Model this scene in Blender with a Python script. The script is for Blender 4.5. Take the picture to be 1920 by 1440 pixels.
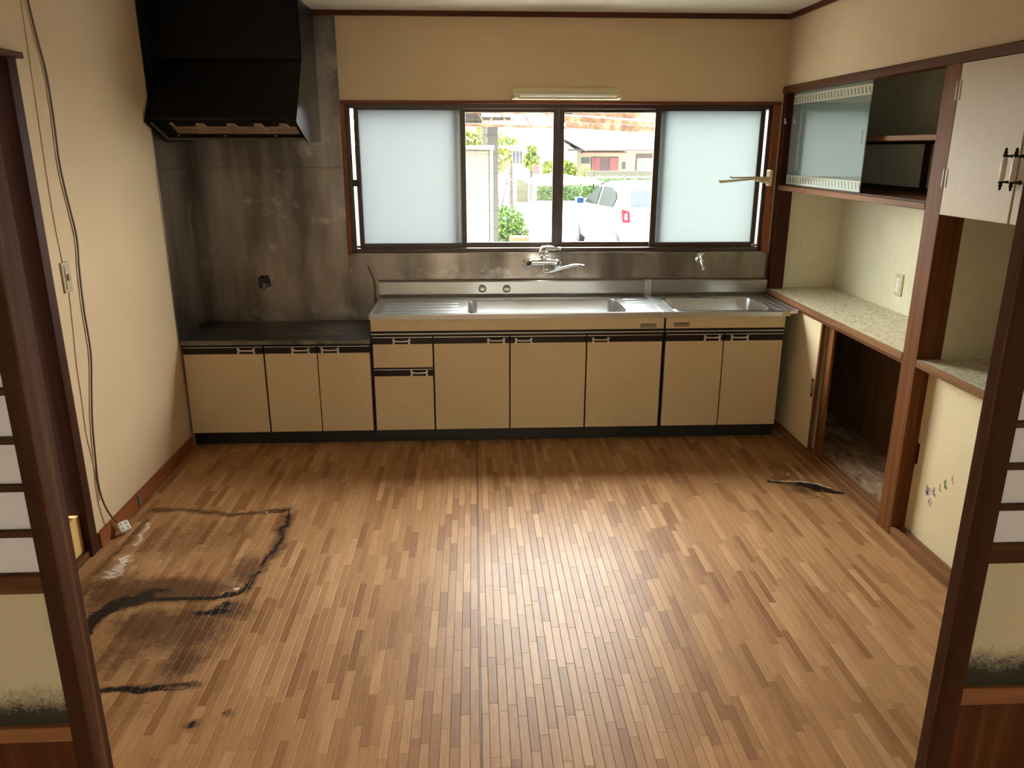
import bpy, math, random
import numpy as np
from mathutils import Vector, Matrix
random.seed(7)
for o in list(bpy.data.objects): bpy.data.objects.remove(o)
SC = bpy.context.scene
COL = SC.collection
PI = math.pi
# ------------------------------------------------------------------ camera
CAM = Vector((1.6904, -4.9757, 1.715))
pa, pb, pr = [math.radians(v) for v in (16.8967, 2.843, 0.0666)]
Fv = Vector((math.sin(pb)*math.cos(pa), math.cos(pb)*math.cos(pa), -math.sin(pa)))
Rv = Vector((math.cos(pb), -math.sin(pb), 0)); Uv = Rv.cross(Fv)
R2 = Rv*math.cos(pr)+Uv*math.sin(pr); U2 = Uv*math.cos(pr)-Rv*math.sin(pr)
cd = bpy.data.cameras.new('camera'); cam = bpy.data.objects.new('camera', cd); COL.objects.link(cam)
cd.sensor_width = 36; cd.lens = 1458.4386/1920*36; cd.clip_start = .02; cd.clip_end = 400
cam.matrix_world = Matrix(((R2.x, U2.x, -Fv.x, CAM.x), (R2.y, U2.y, -Fv.y, CAM.y), (R2.z, U2.z, -Fv.z, CAM.z), (0, 0, 0, 1)))
SC.camera = cam
# ------------------------------------------------------------------ light, exposure
SKY = 2.0; LOBE = 13.0   # overcast sky, plus a bright lobe added to push light through the window
w = bpy.data.worlds.new('sky'); SC.world = w; w.use_nodes = True
bg = w.node_tree.nodes['Background']; bg.inputs[0].default_value = (.985, .985, .97, 1); bg.inputs[1].default_value = SKY
_nt = w.node_tree; _tc = _nt.nodes.new('ShaderNodeTexCoord'); _dp = _nt.nodes.new('ShaderNodeVectorMath'); _dp.operation = 'DOT_PRODUCT'
_nt.links.new(_tc.outputs['Generated'], _dp.inputs[0]); _dp.inputs[1].default_value = Vector((.1, .75, .66)).normalized()
_mx = _nt.nodes.new('ShaderNodeMath'); _mx.operation = 'MAXIMUM'; _nt.links.new(_dp.outputs['Value'], _mx.inputs[0]); _mx.inputs[1].default_value = 0
_pw = _nt.nodes.new('ShaderNodeMath'); _pw.operation = 'POWER'; _nt.links.new(_mx.outputs[0], _pw.inputs[0]); _pw.inputs[1].default_value = .8
_ma = _nt.nodes.new('ShaderNodeMath'); _ma.operation = 'MULTIPLY_ADD'; _nt.links.new(_pw.outputs[0], _ma.inputs[0]); _ma.inputs[1].default_value = SKY*LOBE; _ma.inputs[2].default_value = SKY
_nt.links.new(_ma.outputs[0], bg.inputs[1])
def portal(name, loc, rot, sx, sy):
    l = bpy.data.lights.new(name, 'AREA'); l.shape = 'RECTANGLE'; l.size = sx; l.size_y = sy; l.cycles.is_portal = True
    o = bpy.data.objects.new(name, l); o.location = loc; o.rotation_euler = rot; COL.objects.link(o)
portal('window_portal', (2.245, .16, 1.52), (-PI/2, 0, 0), 2.6, .9)      # faces into the kitchen
portal('garden_portal', (1.75, -7.35, 1.2), (PI/2, 0, 0), 3.2, 2.0)
vs = SC.view_settings; vs.view_transform = 'Standard'; vs.look = 'None'; vs.gamma = 1; vs.exposure = 1.22; vs.use_curve_mapping = False
# ------------------------------------------------------------------ materials
def lin(c):
    return tuple((v/255/12.92 if v/255 <= .04045 else ((v/255+.055)/1.055)**2.4) for v in c)+(1,)
def mat(name, col, rough=.6, metal=0, spec=.5, coat=0, alpha=None):
    m = bpy.data.materials.new(name); m.use_nodes = True
    b = m.node_tree.nodes['Principled BSDF']
    b.inputs['Base Color'].default_value = col; b.inputs['Roughness'].default_value = rough
    b.inputs['Metallic'].default_value = metal; b.inputs['Specular IOR Level'].default_value = spec
    b.inputs['Coat Weight'].default_value = coat
    m.diffuse_color = col
    return m
def N(m, t, **k):
    n = m.node_tree.nodes.new(t)
    for a, v in k.items(): setattr(n, a, v)
    return n
def L(m, a, b): m.node_tree.links.new(a, b)
def M2(m, op, a, b=None, c=None, clamp=False):
    n = N(m, 'ShaderNodeMath', operation=op); n.use_clamp = clamp
    for i, v in enumerate((a, b, c)):
        if v is None: continue
        if isinstance(v, (int, float)): n.inputs[i].default_value = v
        else: L(m, v, n.inputs[i])
    return n.outputs[0]
def mixc(m, fac, a, b, mode='MIX'):
    n = N(m, 'ShaderNodeMix', data_type='RGBA', blend_type=mode)
    for s, v in ((n.inputs[0], fac), (n.inputs[6], a), (n.inputs[7], b)):
        if isinstance(v, (int, float, tuple)): s.default_value = v
        else: L(m, v, s)
    return n.outputs[2]
def coords(m, scale=(1, 1, 1), rot=(0, 0, 0)):
    g = N(m, 'ShaderNodeNewGeometry'); mp = N(m, 'ShaderNodeMapping')
    mp.inputs['Scale'].default_value = scale; mp.inputs['Rotation'].default_value = rot
    L(m, g.outputs['Position'], mp.inputs[0]); return mp.outputs[0]
def noise(m, vec, scale=5, detail=3, rough=.5, dist=0):
    n = N(m, 'ShaderNodeTexNoise'); n.inputs['Scale'].default_value = scale; n.inputs['Detail'].default_value = detail
    n.inputs['Roughness'].default_value = rough; n.inputs['Distortion'].default_value = dist
    L(m, vec, n.inputs['Vector']); return n.outputs['Fac']
def ramp(m, fac, stops):
    r = N(m, 'ShaderNodeValToRGB'); e = r.color_ramp.elements
    while len(e) < len(stops): e.new(.5)
    for i, (p, c) in enumerate(stops): e[i].position = p; e[i].color = c
    L(m, fac, r.inputs[0]); return r.outputs[0]
def bump(m, h, strength=.3, dist=.002):
    b = N(m, 'ShaderNodeBump'); b.inputs['Strength'].default_value = strength; b.inputs['Distance'].default_value = dist
    L(m, h, b.inputs['Height']); L(m, b.outputs[0], m.node_tree.nodes['Principled BSDF'].inputs['Normal'])
def P(m): return m.node_tree.nodes['Principled BSDF']
def wood(name, a, b, axis='Z', rough=.45, worn=0, scale=1):
    m = mat(name, lin(a), rough+.12, spec=.1)
    s = {'X': (1.5, 40, 40), 'Y': (40, 1.5, 40), 'Z': (40, 40, 1.5)}[axis]
    v = coords(m, tuple(x*scale for x in s))
    f = noise(m, v, 1, 4, .6, .6)
    f2 = noise(m, coords(m, tuple(x*.12 for x in s)), 1, 2)
    f = M2(m, 'ADD', M2(m, 'MULTIPLY', f, .7), M2(m, 'MULTIPLY', f2, .3))
    c = ramp(m, f, [(.32, lin(b)), (.68, lin(a))])
    if worn:
        g = noise(m, coords(m, tuple(x*.25 for x in s)), 1.3, 6, .75, 1.2)
        c = mixc(m, M2(m, 'MULTIPLY', ramp(m, g, [(.5, (0, 0, 0, 1)), (.72, (1, 1, 1, 1))]), worn), c, lin((150, 105, 62)))
    L(m, c, P(m).inputs['Base Color']); bump(m, f, .25, .001)
    return m
def wallpaper(name, a, b, scale=260, stretch=(1, 1, 1)):
    m = mat(name, lin(a), .85, spec=.2)
    f = noise(m, coords(m, stretch), scale, 2, .6)
    g = noise(m, coords(m), 1.6, 3, .6)
    c = mixc(m, ramp(m, f, [(.35, (0, 0, 0, 1)), (.65, (1, 1, 1, 1))]), lin(b), lin(a))
    c = mixc(m, M2(m, 'MULTIPLY', ramp(m, g, [(.4, (0, 0, 0, 1)), (.75, (1, 1, 1, 1))]), .22), c, lin((172, 142, 100)))
    L(m, c, P(m).inputs['Base Color']); bump(m, f, .25, .001)
    return m
def steel(name, col, r0, r1, wave=.15, sc=3.0, stretch=(1, 1, 1), reflect_grime=None):
    m = mat(name, col, r0, 1)
    g = noise(m, coords(m, stretch), sc, 2, .5, 0)
    rr = N(m, 'ShaderNodeMapRange', interpolation_type='SMOOTHSTEP'); L(m, g, rr.inputs[0]); rr.inputs[1].default_value = .1; rr.inputs[2].default_value = .9
    rr.inputs[3].default_value = r0; rr.inputs[4].default_value = r1; L(m, rr.outputs[0], P(m).inputs['Roughness'])
    c = mixc(m, M2(m, 'MULTIPLY', noise(m, coords(m), 9, 3, .6), .35), col, tuple(v*.62 for v in col[:3])+(1,))
    if reflect_grime:   # dark streaks painted for reflections, plus cloudy smears and worn patches of old metal
        k = noise(m, coords(m, reflect_grime[0]), 1, 3, .55); k2 = noise(m, coords(m, reflect_grime[1]), 1, 5, .7, .4)
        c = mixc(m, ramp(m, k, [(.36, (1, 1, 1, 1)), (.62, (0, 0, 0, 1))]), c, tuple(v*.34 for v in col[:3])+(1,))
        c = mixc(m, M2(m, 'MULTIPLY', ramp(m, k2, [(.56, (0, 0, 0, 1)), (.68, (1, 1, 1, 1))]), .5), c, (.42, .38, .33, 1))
    L(m, c, P(m).inputs['Base Color'])
    h = noise(m, coords(m), 1.8, 0, .5)
    if wave: bump(m, h, wave, .02)
    return m
def glossy_mix(name, kind, col, gl=.08, rough=.02, tint=(1, 1, 1, 1)):
    m = bpy.data.materials.new(name); m.use_nodes = True; nt = m.node_tree; nt.nodes.clear()
    o = nt.nodes.new('ShaderNodeOutputMaterial'); mx = nt.nodes.new('ShaderNodeMixShader')
    a = nt.nodes.new('ShaderNodeBsdfTransparent' if kind == 'clear' else 'ShaderNodeBsdfTranslucent'); a.inputs[0].default_value = col
    g = nt.nodes.new('ShaderNodeBsdfGlossy'); g.inputs['Roughness'].default_value = rough; g.inputs[0].default_value = tint
    mx.inputs[0].default_value = gl
    nt.links.new(a.outputs[0], mx.inputs[1]); nt.links.new(g.outputs[0], mx.inputs[2]); nt.links.new(mx.outputs[0], o.inputs[0])
    return m, a, mx
M = {}
M['wall'] = wallpaper('beige_wallpaper', (214, 190, 156), (200, 175, 142))
M['ceiling'] = wallpaper('ceiling_paper', (214, 208, 188), (196, 190, 170), 180)
M['cream'] = wallpaper('cream_lining', (232, 228, 200), (220, 215, 184), 3, (110, 110, 4))
M['dark'] = wood('dark_stained_wood', (76, 42, 25), (46, 24, 14), 'Z', .4)
M['darkX'] = wood('dark_stained_wood_x', (96, 54, 36), (58, 30, 20), 'X', .4)
M['darkY'] = wood('dark_stained_wood_y', (108, 70, 46), (72, 44, 28), 'Y', .4)
M['post'] = wood('brown_post_wood', (136, 88, 50), (96, 58, 32), 'Z', .42)
M['postY'] = wood('brown_rail_wood', (146, 104, 68), (106, 72, 46), 'Y', .42)
M['base'] = wood('baseboard_wood', (150, 88, 48), (112, 62, 34), 'Y', .4)
M['worn'] = wood('worn_door_wood', (92, 58, 38), (58, 34, 22), 'Z', .6, .6, .6)
M['leaf'] = wood('door_leaf_wood', (58, 32, 20), (38, 20, 12), 'Z', .45, .15)
M['leafX'] = wood('door_leaf_wood_x', (74, 44, 28), (48, 27, 17), 'X', .45, .25)
M['bead'] = wood('door_bead_wood', (128, 86, 58), (98, 62, 40), 'X', .5)
M['panelwood'] = wood('door_panel_wood', (84, 44, 26), (50, 24, 14), 'Z', .35, .2, .5)
M['casing'] = wood('window_casing_wood', (156, 92, 62), (120, 66, 44), 'Z', .35)
M['casingX'] = wood('window_casing_wood_x', (120, 66, 46), (90, 46, 32), 'X', .35)
M['cab'] = wallpaper('cabinet_laminate', (208, 188, 152), (199, 178, 141), 150); P(M['cab']).inputs['Roughness'].default_value = .45
M['slide'] = wallpaper('sliding_door_paper', (224, 209, 172), (216, 200, 161), 120)
M['white_door'] = wallpaper('pale_door_laminate', (204, 188, 164), (192, 176, 150), 160); P(M['white_door']).inputs['Roughness'].default_value = .5
M['darkstrip'] = mat('dark_brown_strip', lin((24, 10, 8)), .4, spec=.25)
M['black'] = mat('black_kick', lin((12, 12, 12)), .5)
M['hood'] = mat('black_hood_enamel', lin((5, 6, 7)), .3, spec=.22)
M['hoodrim'] = mat('hood_rim', lin((120, 105, 85)), .4, .6)
M['grease'] = mat('greasy_filter', lin((150, 124, 98)), .5, .3)
M['steel'] = steel('stainless_panel', (.26, .225, .19, 1), .28, .38, 0, 1.6, reflect_grime=((4.2, 4.2, .9), (3, 3, 4)))
M['steeltop'] = steel('stainless_counter', (.56, .57, .57, 1), .28, .34, 0, 3, (1, 3, 3))
M['steelgas'] = steel('worn_stainless_counter', (.20, .19, .18, 1), .28, .45, 0, 3, reflect_grime=((2, 5, 2), (4, 7, 4)))
M['steellite'] = steel('stainless_upstand', (.33, .31, .28, 1), .28, .36, 0, 3, (1, 1, 1))
M['chrome'] = mat('chrome', (.85, .86, .87, 1), .06, 1)
M['bronze'] = mat('aged_handle_metal', (.60, .56, .48, 1), .35, .7)
M['darkbronze'] = mat('dark_bronze', lin((40, 26, 18)), .35, .7)
M['porcelain'] = mat('porcelain_grip', lin((225, 215, 195)), .2)
M['alu'] = mat('bronze_aluminium_frame', lin((58, 42, 32)), .4, .3)
M['aludark'] = mat('dark_rubber_seal', lin((26, 22, 20)), .6)
M['ivory'] = mat('ivory_plastic', lin((206, 192, 150)), .4)
M['ivorydirty'] = mat('yellowed_plastic', lin((168, 150, 110)), .45)
M['white'] = mat('white_plastic', lin((235, 232, 222)), .35)
M['tube'] = mat('tube_glass', lin((238, 238, 230)), .15)
M['cord'] = mat('grey_cord', lin((92, 76, 56)), .5)
M['wire'] = mat('beige_wire', lin((214, 186, 148)), .7)
M['grey'] = mat('grey_metal_plate', lin((105, 105, 108)), .5, .4)
M['yellow'] = mat('yellow_plaster', lin((214, 176, 104)), .8)
M['red'] = mat('tail_light_red', lin((205, 20, 30)), .2)
M['badge'] = mat('badge_plate', lin((30, 18, 12)), .3)
M['badgetext'] = mat('badge_lettering', lin((205, 190, 165)), .3, .4)
M['clear'], _, _ = glossy_mix('clear_glass', 'clear', (.96, .98, .97, 1), .012, .0)
M['frost'], fa, _ = glossy_mix('frosted_glass', 'translucent', (.152, .163, .163, 1), .05, .25)
M['frostR'], fb, _ = glossy_mix('frosted_glass_lit', 'translucent', (.172, .188, .184, 1), .05, .25)  # right pane: same glass, its stronger backlight put into the colour
M['fill_shoji'], _, _ = glossy_mix('fill_shoji_paper', 'translucent', (.80, .75, .66, 1), .02, .6)
M['paper'] = mat('door_paper', lin((178, 177, 186)), .7)
# floor-level frosted glass of the doors, dirty towards its lower edge (mould speckles)
def dirty_glass():
    m = mat('mouldy_frosted_glass', lin((190, 178, 150)), .6, spec=.15)
    g = N(m, 'ShaderNodeNewGeometry'); sp = N(m, 'ShaderNodeSeparateXYZ'); L(m, g.outputs['Position'], sp.inputs[0])
    t = N(m, 'ShaderNodeMapRange'); L(m, sp.outputs[2], t.inputs[0]); t.inputs[1].default_value = .76; t.inputs[2].default_value = .60
    f = noise(m, coords(m), 160, 4, .7); f2 = noise(m, coords(m), 22, 3, .6)
    k = M2(m, 'ADD', M2(m, 'MULTIPLY', t.outputs[0], 1.15), M2(m, 'MULTIPLY', M2(m, 'ADD', f, f2), .55))
    k = ramp(m, k, [(.98, (0, 0, 0, 1)), (1.0, (1, 1, 1, 1))]) if False else M2(m, 'MULTIPLY', M2(m, 'SUBTRACT', k, 1.0), 2.6, clamp=True)
    L(m, mixc(m, M2(m, 'MULTIPLY', k, .96), lin((166, 155, 134)), lin((26, 26, 23))), P(m).inputs['Base Color'])
    bump(m, f, .4, .001); return m
M['mould'] = dirty_glass()
def laminate():
    m = mat('worktop_laminate', lin((216, 206, 176)), .4)
    f = noise(m, coords(m), 38, 3, .6, 1.5)
    L(m, ramp(m, f, [(.38, lin((176, 160, 124))), (.5, lin((216, 206, 178))), (.62, lin((228, 222, 200)))]), P(m).inputs['Base Color'])
    return m
M['laminate'] = laminate()
def ply():
    m = mat('dusty_plywood', lin((150, 120, 90)), .8)
    f = noise(m, coords(m, (3, 1, 1)), 4, 6, .7, 1)
    L(m, ramp(m, f, [(.35, lin((72, 48, 34))), (.5, lin((150, 122, 96))), (.7, lin((186, 166, 142)))]), P(m).inputs['Base Color']); return m
M['ply'] = ply()
M['lining'] = wood('brown_lining_board', (122, 94, 70), (90, 66, 46), 'Z', .7, 0, .5)
def etched():
    # etched sliding glass: leafy bands near the top and bottom edge
    m = bpy.data.materials.new('etched_glass'); m.use_nodes = True; b = P(m)
    b.inputs['Roughness'].default_value = .05; b.inputs['Specular IOR Level'].default_value = 1.0; b.inputs['Coat Weight'].default_value = 1; b.inputs['Coat Roughness'].default_value = .06; b.inputs['IOR'].default_value = 1.7
    g = N(m, 'ShaderNodeNewGeometry'); sp = N(m, 'ShaderNodeSeparateXYZ'); L(m, g.outputs['Position'], sp.inputs[0])
    y, z = sp.outputs[1], sp.outputs[2]
    def band(z0, z1): return M2(m, 'MULTIPLY', M2(m, 'GREATER_THAN', z, z0), M2(m, 'LESS_THAN', z, z1))
    bands = M2(m, 'ADD', band(1.505, 1.557), band(1.965, 2.015), clamp=True)
    s = M2(m, 'FRACT', M2(m, 'MULTIPLY', M2(m, 'ADD', y, M2(m, 'MULTIPLY', z, -.45)), 26))
    mark = M2(m, 'MULTIPLY', M2(m, 'GREATER_THAN', s, .62), M2(m, 'ADD', band(1.513, 1.548), band(1.973, 2.006), clamp=True))
    c = mixc(m, bands, lin((122, 136, 128)), lin((216, 216, 194)))
    c = mixc(m, mark, c, lin((120, 128, 118)))
    L(m, c, b.inputs['Base Color'])
    f = noise(m, coords(m), 55, 2, .5); bump(m, f, .14, .003)
    nt = m.node_tree; out = [n for n in nt.nodes if n.type == 'OUTPUT_MATERIAL'][0]
    tr = N(m, 'ShaderNodeBsdfTransparent'); mx = N(m, 'ShaderNodeMixShader'); mx.inputs[0].default_value = .8
    L(m, tr.outputs[0], mx.inputs[1]); L(m, b.outputs[0], mx.inputs[2]); L(m, mx.outputs[0], out.inputs[0])
    return m
M['etched'] = etched()
def floor_mat():
    m = mat('vinyl_parquet_floor', lin((190, 140, 90)), .22)
    g = N(m, 'ShaderNodeNewGeometry'); sp = N(m, 'ShaderNodeSeparateXYZ'); L(m, g.outputs['Position'], sp.inputs[0])
    x, y = sp.outputs[0], sp.outputs[1]
    xs = M2(m, 'DIVIDE', x, .0302); col = M2(m, 'FLOOR', xs)
    wn = N(m, 'ShaderNodeTexWhiteNoise', noise_dimensions='1D'); L(m, col, wn.inputs['W'])
    ys = M2(m, 'ADD', M2(m, 'DIVIDE', y, .235), M2(m, 'MULTIPLY', wn.outputs['Value'], 7.3)); row = M2(m, 'FLOOR', ys)
    cb = N(m, 'ShaderNodeCombineXYZ'); L(m, col, cb.inputs[0]); L(m, row, cb.inputs[1])
    w2 = N(m, 'ShaderNodeTexWhiteNoise', noise_dimensions='2D'); L(m, cb.outputs[0], w2.inputs['Vector'])
    rnd = w2.outputs['Value']
    # grain offset per strip
    c3 = N(m, 'ShaderNodeCombineXYZ')
    L(m, M2(m, 'MULTIPLY', x, 62), c3.inputs[0]); L(m, M2(m, 'ADD', M2(m, 'MULTIPLY', y, 4.5), M2(m, 'MULTIPLY', rnd, 60)), c3.inputs[1]); L(m, M2(m, 'MULTIPLY', rnd, 30), c3.inputs[2])
    gr = noise(m, c3.outputs[0], 1.6, 5, .65, .9)
    big = noise(m, coords(m, (1, .35, 1)), 1.1, 2, .5)
    base = ramp(m, rnd, [(0, lin((144, 100, 62))), (.12, lin((153, 109, 70))), (.3, lin((169, 125, 83))), (.8, lin((179, 135, 91))), (1, lin((194, 151, 106)))])
    grc = ramp(m, gr, [(.3, (.72, .66, .6, 1)), (.55, (1, 1, 1, 1))])
    c = mixc(m, .8, base, grc, 'MULTIPLY')
    fx = M2(m, 'FRACT', xs); fy = M2(m, 'FRACT', ys)
    ex = M2(m, 'MINIMUM', fx, M2(m, 'SUBTRACT', 1, fx)); ey = M2(m, 'MULTIPLY', M2(m, 'MINIMUM', fy, M2(m, 'SUBTRACT', 1, fy)), 7.8)
    e = M2(m, 'MINIMUM', ex, ey)
    groove = M2(m, 'SUBTRACT', 1, M2(m, 'DIVIDE', e, .045), clamp=True)
    c = mixc(m, M2(m, 'MULTIPLY', groove, .6), c, lin((84, 52, 32)))
    # the seam between the two vinyl sheets
    wob = M2(m, 'MULTIPLY', M2(m, 'SUBTRACT', noise(m, coords(m, (0, 1, 0)), 3, 2), .5), .006)
    sx = M2(m, 'ABSOLUTE', M2(m, 'SUBTRACT', M2(m, 'ADD', x, wob), 1.697))
    seam = M2(m, 'LESS_THAN', sx, .0022)
    c = mixc(m, seam, c, lin((48, 26, 18)))
    # stains
    at = N(m, 'ShaderNodeAttribute', attribute_name='stain'); sc = N(m, 'ShaderNodeSeparateColor'); L(m, at.outputs['Color'], sc.inputs[0])
    n1 = noise(m, coords(m), 34, 6, .75, .6); n2 = noise(m, coords(m), 120, 4, .7)
    nn = M2(m, 'ADD', M2(m, 'MULTIPLY', n1, .65), M2(m, 'MULTIPLY', n2, .35))
    def th(v, lo, hi):
        r = N(m, 'ShaderNodeMapRange', interpolation_type='SMOOTHSTEP'); L(m, v, r.inputs[0]); r.inputs[1].default_value = lo; r.inputs[2].default_value = hi; return r.outputs[0]
    dn = M2(m, 'SUBTRACT', nn, .5)
    brown = th(M2(m, 'ADD', sc.outputs[1], M2(m, 'MULTIPLY', M2(m, 'MULTIPLY', dn, 2.4), M2(m, 'ADD', sc.outputs[1], .15, clamp=True))), .12, .62)
    c = mixc(m, M2(m, 'MULTIPLY', brown, .8), c, lin((74, 43, 21)))
    char = th(M2(m, 'ADD', M2(m, 'ADD', sc.outputs[0], M2(m, 'MULTIPLY', sc.outputs[1], .32)), M2(m, 'MULTIPLY', dn, 1.7)), .34, .72)
    c = mixc(m, M2(m, 'MULTIPLY', char, .95), c, lin((24, 18, 15)))
    pz = th(M2(m, 'ADD', sc.outputs[2], M2(m, 'MULTIPLY', dn, 3.2)), .48, .72)
    c = mixc(m, M2(m, 'MULTIPLY', pz, .85), c, lin((222, 208, 190)))
    L(m, c, P(m).inputs['Base Color'])
    em = noise(m, coords(m, (1, 1.7, 1)), 130, 3, .6)
    ro = M2(m, 'ADD', M2(m, 'MULTIPLY', noise(m, coords(m), 2.2, 4, .6), .10), .35)
    ro = M2(m, 'SUBTRACT', ro, M2(m, 'MULTIPLY', char, .06))
    L(m, ro, P(m).inputs['Roughness'])
    h = M2(m, 'SUBTRACT', M2(m, 'MULTIPLY', em, .55), M2(m, 'MULTIPLY', M2(m, 'MAXIMUM', groove, seam), 1.3))
    h = M2(m, 'ADD', h, M2(m, 'MULTIPLY', M2(m, 'ADD', char, sc.outputs[1], clamp=True), M2(m, 'MULTIPLY', n1, 2.2)))
    bump(m, h, .6, .0012)
    P(m).inputs['Specular IOR Level'].default_value = .17
    return m
M['floor'] = floor_mat()
def leafmat(name, a, b, sc=6):
    m = mat(name, lin(a), .6); f = noise(m, coords(m), sc, 2)
    L(m, ramp(m, f, [(.35, lin(b)), (.65, lin(a))]), P(m).inputs['Base Color']); return m
M['bushgreen'] = leafmat('bush_leaves', (92, 122, 40), (48, 88, 28))
M['yellowgreen'] = leafmat('yellow_green_leaves', (120, 120, 30), (62, 88, 22), 3)
M['hedge'] = leafmat('hedge_leaves', (82, 104, 56), (52, 74, 34), 5)
M['redleaf'] = mat('reddish_leaves', lin((140, 72, 60)), .7)
M['bark'] = mat('bark', lin((62, 54, 50)), .9)
M['terracotta'] = mat('terracotta', lin((150, 72, 46)), .8)
M['concrete'] = mat('road_concrete', lin((150, 150, 148)), .9)
M['soil'] = mat('soil', lin((90, 74, 54)), .95)
def rust():
    m = mat('rusty_steel', lin((110, 70, 45)), .8)
    f = noise(m, coords(m), 5, 5, .7, .5)
    L(m, ramp(m, f, [(.38, lin((78, 50, 34))), (.5, lin((104, 78, 56))), (.62, lin((126, 122, 98)))]), P(m).inputs['Base Color']); return m
M['rust'] = rust()
M['roofdark'] = mat('dark_roof_sheet', lin((58, 52, 50)), .8)
M['locker'] = mat('grey_white_locker', lin((92, 92, 92)), .6)
M['pillar'] = mat('dark_grey_sheet', lin((66, 64, 64)), .7)
M['plaster'] = mat('house_plaster', lin((150, 144, 122)), .9)
M['tiles'] = mat('grey_roof_tiles', lin((140, 142, 148)), .6)
M['shutter'] = mat('pink_shutter', lin((120, 72, 72)), .7)
M['shuttergrey'] = mat('grey_shutter', lin((84, 68, 68)), .7)
M['winglass'] = mat('distant_window_glass', lin((60, 62, 66)), .3)
M['carpaint'] = mat('white_car_paint', lin((225, 226, 228)), .25, 0, .5, 1)
M['carglass'] = mat('car_glass', lin((22, 28, 24)), .3, spec=.01)
M['rearglass'] = mat('car_rear_glass', lin((66, 70, 90)), .3, spec=.02)
M['tyre'] = mat('tyre_rubber', lin((30, 30, 32)), .8)
M['rim'] = mat('wheel_cover', lin((140, 140, 145)), .35, .3)
M['bluecap'] = mat('mirror_blue', lin((26, 50, 84)), .4, spec=.1)
M['tatami'] = mat('tatami_straw', lin((170, 156, 110)), .8)
M['pole'] = mat('concrete_pole', lin((96, 94, 90)), .9)
M['stone'] = mat('mossy_stone', lin((80, 78, 66)), .9)
M['signred'] = mat('red_sign', lin((190, 60, 60)), .6)
M['whitemetal'] = mat('white_painted_metal', lin((200, 200, 200)), .5)
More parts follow.
